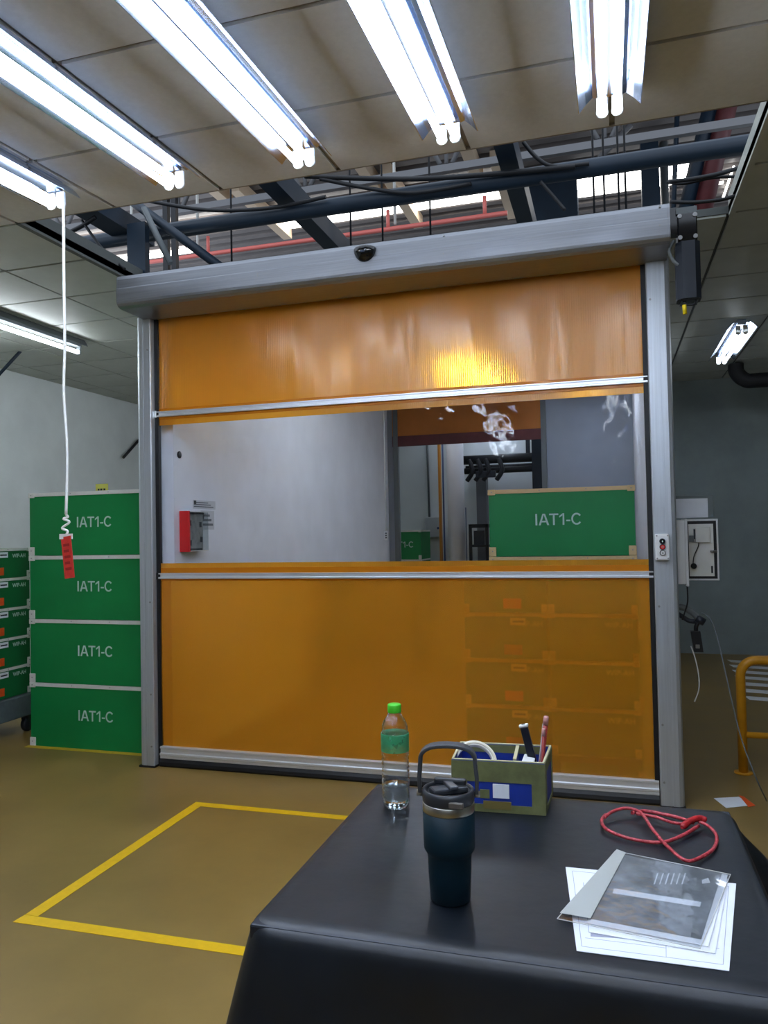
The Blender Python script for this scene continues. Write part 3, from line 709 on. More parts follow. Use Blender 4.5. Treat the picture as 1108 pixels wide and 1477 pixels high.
# far room crates
iatf = make_crate(0.8, 0.6, IH, 'IAT1-C', 0.12, 0.52, 0.22, M_TRIMW)
pf = ony(608, 806, 11.0)
for k in range(3):
    c = iatf if k == 0 else copy_tree(iatf)
    c.location = (pf.x - 0.8, 11.0, 0.151 + k * (IH + 0.002) + 0.0); c['group'] = 'crates in the far room'
    c['label'] = ['green crate at the bottom of the far room stack', 'green crate in the middle of the far room stack', 'green crate on top of the far room stack beside the grey cabinet'][k]
pfp = thing('pallet', 'low grey pallet under the far room crates', 'pallet', (pf.x - 0.4, 11.3, 0))
for y_ in (-0.25, 0.0, 0.25): MB().box(-0.42, 0.42, y_ - 0.08, y_ + 0.08, 0.12, 0.15).build('deck_board', M_PALLET, pfp)
for x_ in (-0.36, 0, 0.36): MB().box(x_ - 0.05, x_ + 0.05, -0.32, 0.32, 0.0, 0.12).build('bearer', M_PALLET, pfp)
# WIP crates on the left, front faces +X
wip = make_crate(0.68, 0.5, 0.213, 'WIP-AH', 0.040, 0.575, 0.155, M_TRIMW, M_DGREEN, True)
for k in range(5):
    c = wip if k == 0 else copy_tree(wip)
    c.location = (-4.17, 4.025, 0.295 + k * 0.2145); c.rotation_euler = (0, 0, math.pi / 2); c['group'] = 'small crates on the grey trolley'
    c['label'] = ['lowest small green crate with orange card on the grey trolley', 'second small green crate up from the grey trolley', 'middle small green crate of the five on the trolley', 'fourth small green crate up from the grey trolley', 'topmost small green crate of the five on the trolley'][k]
pl = thing('trolley', 'flat grey trolley under the small green crates', 'trolley', (-4.5, 4.35, 0))
MB().box(-0.35, 0.36, -0.45, 0.45, 0.13, 0.29, 0.01).build('deck', M_PALLET, pl)
for sx in (-0.3, 0.3):
    for sy in (-0.36, 0.36):
        h = MB(); h.lathe([(0, -0.02), (0.05, -0.02), (0.055, -0.012), (0.055, 0.012), (0.05, 0.02), (0, 0.02)], seg=16)
        bmesh.ops.rotate(h.bm, verts=h.bm.verts[:], cent=(0, 0, 0), matrix=Matrix.Rotation(math.pi / 2, 3, 'Y'))
        bmesh.ops.translate(h.bm, verts=h.bm.verts[:], vec=(sx, sy, 0.056)); h.box(sx - 0.03, sx + 0.03, sy - 0.03, sy + 0.03, 0.09, 0.131)
        h.build('caster', M_CHAR, pl)
# WIP crates behind the curtain
wipv = make_crate(0.455, 0.4, 0.252, 'WIP-AH', 0.045, 0.36, 0.19, M_TRIMW, M_GREEN, True)
wipp = make_crate(0.455, 0.4, 0.252, 'WIP-AH', 0.045, 0.36, 0.19, M_TRIMW, M_GREEN, False)
first_p = True
first = True
for col_ in range(2):
    for k in range(4):
        if col_ == 0: c = wipv if first else copy_tree(wipv); first = False
        else: c = wipp if first_p else copy_tree(wipp); first_p = False
        c.location = (-0.80 + col_ * 0.470, 4.33, 0.205 + k * 0.2545); c['group'] = 'small crates blurred behind the amber curtain'
        c['label'] = '%s small green crate of the column %s, blurred behind the curtain' % (['lowest', 'second', 'third', 'topmost'][k], 'beside the door post' if col_ else 'further from the door post')
p2 = thing('pallet', 'low grey pallet behind the amber curtain', 'pallet', (-0.34, 4.53, 0))
for y_ in (-0.19, -0.0, 0.19):
    MB().box(-0.49, 0.47, y_ - 0.06, y_ + 0.04, 0.17, 0.203).build('deck_board', M_PALLET, p2)
for x_ in (-0.42, 0, 0.40): MB().box(x_ - 0.05, x_ + 0.05, -0.22, 0.22, 0.0, 0.17).build('bearer', M_PALLET, p2)

# ================================================================== FLOOR MARKS
fm = thing('floor_marking', 'yellow tape outline of a bay on the ochre floor', 'floor tape', (0, 0, 0.0005))
MB().box(-2.165, -2.108, 2.41, 3.598, 0, 0.0012).build('tape_strip', M_TAPE, fm)
MB().box(-2.165, -0.42, 3.60, 3.652, 0, 0.0012).build('tape_strip', M_TAPE, fm)
MB().prism([(-2.170, 2.352), (-0.42, 2.372), (-0.42, 2.422), (-2.165, 2.408)], 'z', 0, 0.0012).build('tape_strip', M_TAPE, fm)
fm2 = tag(MB().box(-3.9, -2.84, 4.335, 4.385, 0.0005, 0.0015).build('floor_tape', mat('dull_yellow_tape', (196, 164, 40), 0.5, noise=0.15, nscale=12)), 'worn yellow floor tape along the bottom crate', 'floor tape')
zb = thing('floor_zebra', 'pale zebra stripes painted on the dark floor behind the rail', 'floor marking', (0, 0, 0.0005))
for k in range(7):
    y_ = 6.85 + k * 0.31
    MB().prism([(1.06 + 0.02 * k, y_), (2.6, y_ - 0.35), (2.6, y_ - 0.20), (1.04 + 0.02 * k, y_ + 0.15)], 'z', 0, 0.0012).build('stripe', M_WHITE, zb)
pf2 = thing('floor_paper', 'white and orange paper lying on the floor by the post', 'paper', (0, 0, 0.001))
A = [onz(u, v, 0.0) for u, v in [(1030, 1152), (1066, 1150), (1085, 1162), (1048, 1166)]]
MB().prism([(q.x, q.y) for q in A], 'z', 0, 0.002).build('sheet', M_PAPER, pf2)
A = [onz(u, v, 0.0) for u, v in [(1066, 1148), (1073, 1150), (1090, 1163), (1080, 1165)]]
MB().prism([(q.x, q.y) for q in A], 'z', 0.0021, 0.0032).build('orange_edge', M_ORANGE, pf2)

# ================================================================== TABLE AND CLOTH
TZ = 0.76; TX0, TX1, TY0, TY1 = -0.622, 0.262, 1.185, 1.958
tb = thing('work_table', 'work table under the black vinyl cloth', 'table', ((TX0 + TX1) / 2, (TY0 + TY1) / 2, 0))
hx, hy = (TX1 - TX0) / 2, (TY1 - TY0) / 2
MB().box(-hx + 0.012, hx - 0.012, -hy + 0.012, hy - 0.012, TZ - 0.03, TZ - 0.004, 0.004).build('table_top', M_CHAR, tb)
for sx in (-1, 1):
    for sy in (-1, 1): MB().box(sx * (hx - 0.06) - 0.02, sx * (hx - 0.06) + 0.02, sy * (hy - 0.06) - 0.02, sy * (hy - 0.06) + 0.02, 0, TZ - 0.03).build('leg', M_CONDUIT, tb)
def cloth():
    mb = MB(); r = 0.05; per = []
    def side(p, q, n, nrm):
        for i in range(n): per.append((Vector(p).lerp(Vector(q), i / n), Vector(nrm)))
    def arc(c, a0):
        for i in range(7):
            a = a0 + i / 7 * math.pi / 2; d = Vector((math.cos(a), math.sin(a))); per.append((Vector(c) + d * r, d))
    x, y = hx, hy
    side((-x + r, -y), (x - r, -y), 22, (0, -1)); arc((x - r, -y + r), -math.pi / 2)
    side((x, -y + r), (x, y - r), 18, (1, 0)); arc((x - r, y - r), 0)
    side((x - r, y), (-x + r, y), 22, (0, 1)); arc((-x + r, y - r), math.pi / 2)
    side((-x, y - r), (-x, -y + r), 18, (-1, 0)); arc((-x + r, -y + r), math.pi)
    prof = [(-0.045, 0.0), (-0.028, -0.0008), (-0.016, -0.004), (-0.007, -0.010), (-0.002, -0.018), (0.002, -0.032), (0.006, -0.06), (0.012, -0.11), (0.022, -0.2), (0.034, -0.32), (0.046, -0.46), (0.055, -0.58)]
    rings = []
    n = len(per)
    for (o_, z) in prof:
        ring = []
        for i, (p, nr) in enumerate(per):
            t = max(0, -z - 0.03)
            corner = abs(nr.x * nr.y) * 2
            rip = math.sin(i / n * 2 * math.pi * 11) * 0.05 * t + math.sin(i / n * 2 * math.pi * 5 + 1) * 0.04 * t
            fl = 0.22 * t * corner
            if nr.x > 0.2 and nr.y > 0.2: fl += 0.75 * min(t, 0.16) * corner
            q = p + nr * (o_ + rip + fl)
            zz = TZ + z
            ring.append(mb.bm.verts.new((q.x, q.y, zz)))
        rings.append(ring)
    for A, B in zip(rings, rings[1:]):
        for k in range(n):
            f = mb.bm.faces.new((A[k], A[(k + 1) % n], B[(k + 1) % n], B[k])); f.smooth = True
    mb.bm.faces.new(rings[0])
    return mb
co = cloth().build('tablecloth', M_CLOTH); co.location = ((TX0 + TX1) / 2, (TY0 + TY1) / 2, 0)
tag(co, 'black vinyl cloth draped over the work table', 'tablecloth')

# ------------------------------------------------------------------ water bottle
bt = thing('water_bottle', 'clear plastic water bottle with green cap and green label', 'bottle', (-0.512, 1.782, TZ + 0.001))
R_ = 0.0335
bp_ = [(0.0, 0.004), (0.016, 0.003), (0.024, 0.0), (0.030, 0.003), (R_ - 0.001, 0.012), (R_ - 0.0005, 0.03)]
z = 0.034
bp_ += [(R_, 0.06), (R_ - 0.0002, 0.068)]
z = 0.070
while z < 0.120:
    bp_ += [(R_ - 0.0026, z), (R_ + 0.0002, z + 0.005)]; z += 0.010
bp_ += [(R_, 0.128), (R_, 0.172), (R_ - 0.0008, 0.18), (0.031, 0.195), (0.026, 0.208), (0.0185, 0.219), (0.0145, 0.224), (0.0135, 0.232)]
MB().lathe(bp_, seg=40).build('bottle_body', M_PET, bt)
MB().lathe([(R_ + 0.0007, 0.136), (R_ + 0.0007, 0.176), (R_ + 0.0002, 0.178), (R_ + 0.0002, 0.135)], seg=40).build('label_sleeve', mat('green_label', (62, 168, 116), 0.35, noise=0.1, nscale=40), bt)
MB().lathe([(0, 0.0055), (0.023, 0.003), (0.029, 0.006), (R_ - 0.002, 0.014), (R_ - 0.0015, 0.05), (R_ - 0.0018, 0.054), (0, 0.054)], seg=40).build('water', M_WATER, bt)
cp = MB(); pr = []
cp.lathe([(0, 0.246), (0.0150, 0.246), (0.0165, 0.244), (0.0168, 0.228), (0.0160, 0.226), (0.0, 0.226)], seg=32)
cp.build('screw_cap', mat('cap_green', (70, 190, 40), 0.4), bt)
MATS['green_label'].node_tree.nodes['Principled BSDF'].inputs['Alpha'].default_value = 0.6
# ------------------------------------------------------------------ tumbler
tu = thing('tumbler', 'dark teal insulated tumbler with grey lid and carry handle', 'tumbler', (-0.293, 1.362, TZ + 0.001))
M_TEAL = mat('teal_powder_coat', (7, 33, 44), 0.5, spec=0.25, bump=0.05, bscale=900)
M_LID = mat('grey_lid', (44, 48, 54), 0.35)
MB().lathe([(0, 0), (0.034, 0), (0.036, 0.002), (0.0385, 0.05), (0.0395, 0.080), (0.041, 0.084), (0.0455, 0.091), (0.0462, 0.096), (0.0468, 0.158), (0.0, 0.158)], seg=48).build('cup_body', M_TEAL, tu)
MB().lathe([(0.0, 0.158), (0.0465, 0.158), (0.0468, 0.160), (0.0468, 0.173), (0.046, 0.174), (0, 0.174)], seg=48).build('steel_ring', M_STEEL, tu)
ld = MB().lathe([(0.0, 0.174), (0.0455, 0.174), (0.0470, 0.177), (0.0475, 0.190), (0.0462, 0.196), (0.043, 0.197), (0.041, 0.193), (0.040, 0.188), (0, 0.188)], seg=48).build('lid', M_LID, tu)
s_ = MB(); s_.box(-0.012, 0.016, -0.034, 0.034, 0.188, 0.200, 0.004)
bmesh.ops.rotate(s_.bm, verts=s_.bm.verts[:], cent=(0, 0, 0), matrix=Matrix.Rotation(math.radians(-58), 3, 'Z')); s_.build('flip_spout', M_LID, ld)
s_ = MB(); s_.box(-0.018, 0.022, -0.004, 0.012, 0.199, 0.205, 0.002)
bmesh.ops.rotate(s_.bm, verts=s_.bm.verts[:], cent=(0, 0, 0), matrix=Matrix.Rotation(math.radians(-58), 3, 'Z')); s_.build('spout_tip', mat('light_grey_lid', (70, 74, 80), 0.3), ld)
s_ = MB(); s_.box(-0.03, 0.03, 0.012, 0.026, 0.196, 0.209, 0.004); s_.build('spout_hinge', M_LID, ld)
s_ = MB(); s_.box(0.010, 0.036, -0.0475, -0.04, 0.176, 0.187, 0.002); s_.build('lid_latch', mat('latch_grey', (110, 106, 102), 0.3, metal=0.5), ld)
hb = MB(); hr = 0.051
path = [(-hr, 0, 0.188)] + [(-hr - 0.001, 0, 0.215), (-hr + 0.001, 0, 0.238)]
for i in range(1, 12):
    a = math.pi - i / 12 * math.pi
    path.append((0.050 * math.copysign(abs(math.cos(a)) ** 0.75, math.cos(a)), 0, 0.242 + 0.032 * math.sin(a) ** 0.75))
path += [(hr - 0.001, 0, 0.238), (hr + 0.001, 0, 0.215), (hr, 0, 0.188)]
# flat strap handle
rings = []
pv = [Vector(p) for p in path]
for i, p in enumerate(pv):
    t = (pv[min(i + 1, len(pv) - 1)] - pv[max(i - 1, 0)]).normalized(); nrm = Vector((t.z, 0, -t.x)) * 0.0034
    wy = 0.009 if i not in (0, len(pv) - 1) else 0.007
    wy += 0.004 * math.sin(math.pi * i / (len(pv) - 1))
    rings.append([hb.bm.verts.new(p + nrm + Vector((0, -wy, 0))), hb.bm.verts.new(p + nrm + Vector((0, wy, 0))), hb.bm.verts.new(p - nrm + Vector((0, wy, 0))), hb.bm.verts.new(p - nrm + Vector((0, -wy, 0)))])
for A, B in zip(rings, rings[1:]):
    for k in range(4): hb.bm.faces.new((A[k], A[(k + 1) % 4], B[(k + 1) % 4], B[k]))
hb.bm.faces.new(rings[0]); hb.bm.faces.new(rings[-1])
ho = hb.build('carry_handle', mat('handle_grey', (62, 66, 72), 0.42), tu); bv = ho.modifiers.new('b', 'BEVEL'); bv.width = 0.0018; bv.segments = 2
ho.rotation_euler = (0, 0, math.radians(8))
for s in (-1, 1):
    MB().tube([(s * 0.046, 0, 0.187), (s * 0.057, 0, 0.187)], 0.006, 12).build('handle_pin', M_STEEL, ho)

# ------------------------------------------------------------------ blue parts bin
bn = thing('parts_bin', 'blue plastic-board bin edged with olive tape', 'bin', (-0.268, 1.80, TZ + 0.001), math.radians(3))
M_BLUE = mat('blue_board', (24, 50, 142), 0.5, noise=0.1, nscale=10)
M_OLIVE = mat('olive_tape', (104, 108, 68), 0.6, noise=0.22, nscale=18, bump=0.1, bscale=50)
M_BEIGE = mat('board_edge', (178, 172, 138), 0.6)
BW, BD, BH, T = 0.108, 0.150, 0.118, 0.005
for nm, bx in (('front_wall', (-BW, BW, 0, T)), ('back_wall', (-BW, BW + 0.013, BD - T, BD))):
    wo = MB().box(bx[0], bx[1], bx[2], bx[3], 0, BH).build(nm, M_BLUE, bn)
    yo = -0.0014 if nm == 'front_wall' else BD - T - 0.0014
    if nm == 'front_wall':
        MB().box(-BW - 0.001, BW + 0.001, yo, 0.0, BH - 0.048, BH - 0.001).build('tape_band', M_OLIVE, wo)
        MB().box(-BW - 0.001, BW + 0.001, yo - 0.0004, 0.0, 0.0, 0.018).build('tape_band', M_OLIVE, wo)
        MB().box(-BW - 0.001, -BW + 0.036, yo - 0.0004, 0.0, 0.018, BH - 0.048).build('tape_band', M_OLIVE, wo)
        MB().box(BW - 0.03, BW + 0.001, yo - 0.0004, 0.0, 0.018, BH - 0.048).build('tape_band', M_OLIVE, wo)
        MB().box(-0.012, 0.026, yo - 0.0012, 0.0, 0.034, 0.066).build('paper_label', M_PAPER, wo)
        MB().box(-0.042, -0.02, yo - 0.0012, 0.0, 0.032, 0.052).build('tape_patch', M_OLIVE, wo)
        MB().box(-0.035, 0.03, yo - 0.0014, 0.0, 0.008, 0.026).build('tape_patch', mat('brown_tape', (112, 100, 52), 0.5), wo)
    else:
        MB().box(-BW + 0.005, BW - 0.005, yo, BD - T, BH - 0.02, BH - 0.001).build('tape_band', M_OLIVE, wo)
    MB().box(bx[0], bx[1], bx[2], bx[3], BH, BH + 0.003, 0.001).build('board_edge', M_BEIGE, wo)
for s in (-1, 1):
    def sx_(y): return s * BW + (0.013 * y / BD if s > 0 else 0.0)
    def slab(y0, y1, o0, o1): return [(sx_(y0) + s * o0, y0), (sx_(y1) + s * o0, y1), (sx_(y1) + s * o1, y1), (sx_(y0) + s * o1, y0)]
    wo = MB().prism(slab(T, BD - T, -T, 0), 'z', 0, BH).build('side_wall', M_BLUE, bn)
    MB().prism(slab(T, BD - T, -T, 0), 'z', BH, BH + 0.003).build('board_edge', M_BEIGE, wo)
    for (y0, y1, z0, z1) in ((0, 0.03, 0, BH), (BD - 0.02, BD, 0, BH), (0.03, BD - 0.02, 0, 0.012), (0.03, BD - 0.02, BH - 0.026, BH)):
        MB().prism(slab(y0, y1, 0.0, 0.0014), 'z', z0, z1).build('tape_band', M_OLIVE, wo)
MB().box(-BW + T, BW - T, T, BD - T, 0, 0.004).build('floor_board', M_BLUE, bn)
dv = MB().box(0.036, 0.040, 0.03, BD - T, 0.004, BH - 0.004).build('divider', M_BLUE, bn); MB().box(0.034, 0.042, 0.03, BD - T, BH - 0.004, BH).build('board_edge', M_BEIGE, dv)
dv = MB().box(0.040, BW - T, 0.028, 0.032, 0.004, BH - 0.012).build('divider', M_BLUE, bn); MB().box(0.040, BW - T, 0.0275, 0.0325, BH - 0.012, BH - 0.008).build('board_edge', M_OLIVE, dv)
BM = Matrix.Translation(bn.location) @ Matrix.Rotation(math.radians(3), 4, 'Z')
def inbin(o, x, y, z, rot): o.location = BM @ Vector((x, y, z)); o.rotation_euler = rot
# tape roll
tr_ = MB(); N = 40
prof_ = [(0.046, -0.010), (0.054, -0.010), (0.054, 0.010), (0.046, 0.010)]
tr_.lathe(prof_ + [prof_[0]], seg=48)
trl_ = tr_.build('tape_roll', mat('cream_tape', (216, 210, 188), 0.45)); tag(trl_, 'cream roll of masking tape leaning in the blue bin', 'tape roll')
inbin(trl_, -0.062, 0.070, 0.090, (math.radians(52), math.radians(24), 0))
cr = MB(); cr.lathe([(0.044, -0.0095), (0.0458, -0.0095), (0.0458, 0.0095), (0.044, 0.0095), (0.044, -0.0095)], seg=48); cr.build('core_ring', mat('card_core', (232, 230, 220), 0.6), trl_)
# knife
kn_ = thing('utility_knife', 'black utility knife with white end standing in the blue bin', 'knife')
MB().box(-0.0095, 0.0095, -0.006, 0.006, 0, 0.125, 0.002).build('knife_body', mat('knife_black', (18, 22, 34), 0.4), kn_)
MB().box(-0.0115, 0.0115, -0.007, 0.007, 0.1251, 0.132, 0.0025).build('end_cap', M_WHITE, kn_)
MB().box(-0.004, 0.004, -0.004, 0.004, 0.132, 0.1325).build('cap_slot', M_PRINT, kn_)
inbin(kn_, 0.086, 0.10, 0.055, (math.radians(2), math.radians(-13), 0))
mk_ = thing('marker_pen', 'white and red marker pen standing in the blue bin', 'pen')
MB().lathe([(0, 0), (0.0055, 0), (0.006, 0.01), (0.006, 0.128), (0.0, 0.128)], seg=16).build('barrel', mat('pen_red', (150, 52, 48), 0.4), mk_)
MB().lathe([(0, 0.1285), (0.0065, 0.1285), (0.0065, 0.148), (0.005, 0.150), (0, 0.150)], seg=16).build('pen_cap', mat('pen_pink', (206, 150, 144), 0.4), mk_)
MB().box(-0.0075, -0.0058, -0.003, 0.003, 0.02, 0.13).build('pen_stripe', M_WHITE, mk_)
inbin(mk_, 0.093, 0.125, 0.05, (0, math.radians(7), 0))
mk2 = copy_tree(mk_); mk2['label'] = 'shorter pink pen between the knife and the tall marker'; mk2.scale = (0.7, 0.7, 0.85); inbin(mk2, 0.098, 0.108, 0.045, (0, math.radians(3), 0))
nb = tag(MB().box(-0.014, 0.014, -0.03, 0.03, 0, 0.10, 0.002).build('white_block', M_WHITE), 'white plastic block in the small compartment of the blue bin', 'block'); inbin(nb, 0.058, 0.085, 0.006, (0, math.radians(6), 0))

# ------------------------------------------------------------------ papers on the table
def sheet(name, pxs, z, m, t=0.0008, warp=0.0):
    P = [onz(u, v, TZ + z) for u, v in pxs]
    c = sum(P, Vector()) / 4
    mb = MB(); n = 8; top = []; bot = []
    for j in range(n + 1):
        tr_r, br_r = [], []
        for i in range(n + 1):
            a = P[0].lerp(P[1], i / n); b = P[3].lerp(P[2], i / n); q = a.lerp(b, j / n) - c
            dz = warp * (math.sin(i / n * 4.2 + j * 0.4) + 1) * 0.5
            tr_r.append(mb.bm.verts.new((q.x, q.y, t + dz))); br_r.append(mb.bm.verts.new((q.x, q.y, dz)))
        top.append(tr_r); bot.append(br_r)
    for j in range(n):
        for i in range(n):
            mb.bm.faces.new((top[j][i], top[j][i + 1], top[j + 1][i + 1], top[j + 1][i])); mb.bm.faces.new((bot[j][i], bot[j + 1][i], bot[j + 1][i + 1], bot[j][i + 1]))
    per = [(0, i) for i in range(n + 1)] + [(j, n) for j in range(1, n + 1)] + [(n, i) for i in range(n - 1, -1, -1)] + [(j, 0) for j in range(n - 1, 0, -1)]
    for k in range(len(per)):
        a, b = per[k], per[(k + 1) % len(per)]
        mb.bm.faces.new((top[a[0]][a[1]], bot[a[0]][a[1]], bot[b[0]][b[1]], top[b[0]][b[1]]))
    o = mb.build(name, m); o.location = (c.x, c.y, TZ + z)
    return o, P, c
M_DRAW = mat('drawing_paper', (226, 230, 238), 0.65, noise=0.03, nscale=7)
M_INK = mat('faint_ink', (150, 156, 172), 0.7)
def photo_mat():
    m = bpy.data.materials.new('grey_photo_print'); m.use_nodes = True; nt = m.node_tree; b = nt.nodes['Principled BSDF']; b.inputs['Roughness'].default_value = 0.4
    tc = nt.nodes.new('ShaderNodeTexCoord'); n = nt.nodes.new('ShaderNodeTexNoise'); n.inputs['Scale'].default_value = 34; n.inputs['Detail'].default_value = 6
    n2 = nt.nodes.new('ShaderNodeTexNoise'); n2.inputs['Scale'].default_value = 12
    r = nt.nodes.new('ShaderNodeValToRGB'); r.color_ramp.elements[0].position = 0.40; r.color_ramp.elements[1].position = 0.78
    r.color_ramp.elements[0].color = lin((104, 110, 116)) + (1,); r.color_ramp.elements[1].color = lin((176, 182, 188)) + (1,)
    nt.links.new(tc.outputs['Object'], n.inputs['Vector']); nt.links.new(tc.outputs['Object'], n2.inputs['Vector'])
    mx = nt.nodes.new('ShaderNodeMath'); mx.operation = 'MULTIPLY_ADD'; mx.inputs[1].default_value = 0.6
    nt.links.new(n.outputs['Fac'], mx.inputs[0]); h = nt.nodes.new('ShaderNodeMath'); h.operation = 'MULTIPLY'; h.inputs[1].default_value = 0.4
    nt.links.new(n2.outputs['Fac'], h.inputs[0]); nt.links.new(h.outputs[0], mx.inputs[2])
    nt.links.new(mx.outputs[0], r.inputs[0]); nt.links.new(r.outputs[0], b.inputs['Base Color'])
    return m
o, P, c = sheet('drawing_sheet', [(816, 1251), (1062, 1275), (1052, 1401), (832, 1372)], 0.0008, M_DRAW, 0.0008)
tag(o, 'large white drawing sheet under the plastic sleeve on the table', 'paper')
def uv_(a, b): return P[0].lerp(P[1], a).lerp(P[3].lerp(P[2], a), b) - c
for (a0, b0, a1, b1) in [(0.04, 0.05, 0.96, 0.05), (0.04, 0.95, 0.96, 0.95), (0.04, 0.05, 0.04, 0.95), (0.96, 0.05, 0.96, 0.95), (0.07, 0.86, 0.6, 0.86), (0.6, 0.80, 0.93, 0.80), (0.6, 0.80, 0.6, 0.95), (0.1, 0.2, 0.1, 0.8), (0.22, 0.1, 0.22, 0.5), (0.88, 0.3, 0.93, 0.3), (0.88, 0.36, 0.94, 0.36), (0.88, 0.42, 0.92, 0.42)]:
    q0, q1 = uv_(a0, b0), uv_(a1, b1); d_ = (q1 - q0).normalized(); n_ = Vector((-d_.y, d_.x, 0)) * 0.00045
    MB().prism([((q0 + n_).x, (q0 + n_).y), ((q1 + n_).x, (q1 + n_).y), ((q1 - n_).x, (q1 - n_).y), ((q0 - n_).x, (q0 - n_).y)], 'z', 0.00082, 0.00095).build('print_line', M_INK, o)
q = [onz(u, v, TZ) - Vector((c.x, c.y, TZ)) for u, v in [(852, 1340), (938, 1340), (938, 1358), (852, 1352)]]
MB().prism([(p.x, p.y) for p in q], 'z', 0.0009, 0.0012).build('printed_block', mat('print_lilac', (156, 160, 180), 0.6), o)
q = [onz(u, v, TZ) - Vector((c.x, c.y, TZ)) for u, v in [(863, 1341), (879, 1342), (879, 1350), (863, 1349)]]
MB().prism([(p.x, p.y) for p in q], 'z', 0.0013, 0.0016).build('printed_block', mat('print_tan', (206, 176, 120), 0.6), o)
o, P, c = sheet('print_sheet', [(870, 1262), (1050, 1268), (1032, 1376), (850, 1345)], 0.0026, M_PAPER, 0.0008); tag(o, 'second white printed sheet between the drawing and the sleeve', 'paper')
o, P, c = sheet('photo_sheet', [(890, 1232), (1050, 1262), (1022, 1366), (846, 1332)], 0.0045, M_PAPER, 0.0008); tag(o, 'white sheet with a grey photo print inside the plastic sleeve', 'paper')
q = [onz(u, v, TZ) - Vector((c.x, c.y, TZ)) for u, v in [(901, 1238), (1042, 1263), (1012, 1360), (852, 1330)]]
MB().prism([(p.x, p.y) for p in q], 'z', 0.0009, 0.0012).build('grey_photo', photo_mat(), o)
q = [onz(u, v, TZ) - Vector((c.x, c.y, TZ)) for u, v in [(886, 1286), (1012, 1306), (1010, 1313), (884, 1293)]]
MB().prism([(p.x, p.y) for p in q], 'z', 0.0013, 0.0015).build('pale_stripe', M_PAPER, o)
for k in range(6):
    u = 942 + k * 8
    q = [onz(a_, b_, TZ) - Vector((c.x, c.y, TZ)) for a_, b_ in [(u + 6, 1264), (u + 8, 1264), (u + 3, 1280), (u + 1, 1280)]]
    MB().prism([(p.x, p.y) for p in q], 'z', 0.0013, 0.0015).build('print_mark', M_PAPER, o)
q = [onz(a_, b_, TZ) - Vector((c.x, c.y, TZ)) for a_, b_ in [(1013, 1274), (1022, 1271), (1025, 1278), (1013, 1279)]]
MB().prism([(p.x, p.y) for p in q], 'z', 0.0013, 0.0015).build('print_mark', M_PAPER, o)
o, P, c = sheet('plastic_sleeve', [(888, 1228), (1054, 1262), (1010, 1369), (804, 1326)], 0.0062, M_SLEEVE, 0.0006, 0.0012); tag(o, 'clear plastic document sleeve lying on the papers', 'sleeve')
for i in range(4):
    a, b = P[i] - c, P[(i + 1) % 4] - c
    MB().tube([a + Vector((0, 0, 0.001)), b + Vector((0, 0, 0.001))], 0.0008, 5).build('sleeve_edge', M_TRIMW, o)
q = [onz(u, v, TZ) - Vector((c.x, c.y, TZ)) for u, v in [(890, 1231), (903, 1236), (852, 1332), (808, 1324)]]
MB().prism([(p.x, p.y) for p in q], 'z', 0.0022, 0.0026).build('white_flap', mat('sleeve_flap', (196, 200, 196), 0.5, trl=0.3), o)

# ------------------------------------------------------------------ red cord
def tbl(pts, lift): return [Vector((p.x, p.y, TZ + 0.0055 + l)) for p, l in zip([onz(u, v, TZ + 0.004) for u, v in pts], lift)]
rc = thing('red_cord', 'tangled red binding cord lying on the black cloth', 'cord', (0.08, 1.75, TZ + 0.001))
base = Vector((0.08, 1.75, TZ + 0.001))
M_RCORD = mat('red_cord_plastic', (206, 84, 92), 0.35, rgb2=(136, 20, 34), nscale=120)
loop = [(872, 1184), (885, 1176), (905, 1173), (925, 1180), (942, 1203), (965, 1228), (990, 1244), (1012, 1238), (1030, 1225), (1034, 1208), (1022, 1195), (1008, 1190)]
P = tbl(loop, [0.006, 0.008, 0.010, 0.010, 0.008, 0.006, 0.002, 0.001, 0.001, 0.002, 0.004, 0.006])
MB().tube([p - base for p in smooth_path(P, 5)], 0.0037, 8).build('cord_loop', M_RCORD, rc)
P = tbl([(1008, 1196), (985, 1208), (955, 1216), (920, 1213), (892, 1206), (874, 1198), (868, 1188), (874, 1180)], [0.006, 0.003, 0, 0, 0.001, 0.003, 0.005, 0.006])
MB().tube([p - base for p in smooth_path(P, 5)], 0.0038, 8).build('cord_loop', M_RCORD, rc)
P = tbl([(912, 1176), (930, 1172), (955, 1175), (980, 1182), (1000, 1192)], [0.004, 0.002, 0, 0.002, 0.006])
MB().tube([p - base for p in smooth_path(P, 5)], 0.0042, 8).build('cord_loop', M_RCORD, rc)
P = tbl([(918, 1180), (945, 1183), (970, 1190), (990, 1195)], [0.008, 0.006, 0.004, 0.008])
MB().tube([p - base for p in smooth_path(P, 5)], 0.0036, 8).build('cord_loop', M_RCORD, rc)
P = tbl([(984, 1200), (996, 1193), (1010, 1189), (1020, 1190)], [0.008, 0.012, 0.012, 0.008])
MB().tube([p - base for p in smooth_path(P, 4)], [0.004] + [0.0068] * 11 + [0.003], 8).build('knot', mat('red_knot', (168, 30, 36), 0.5, noise=0.3, nscale=80), rc)

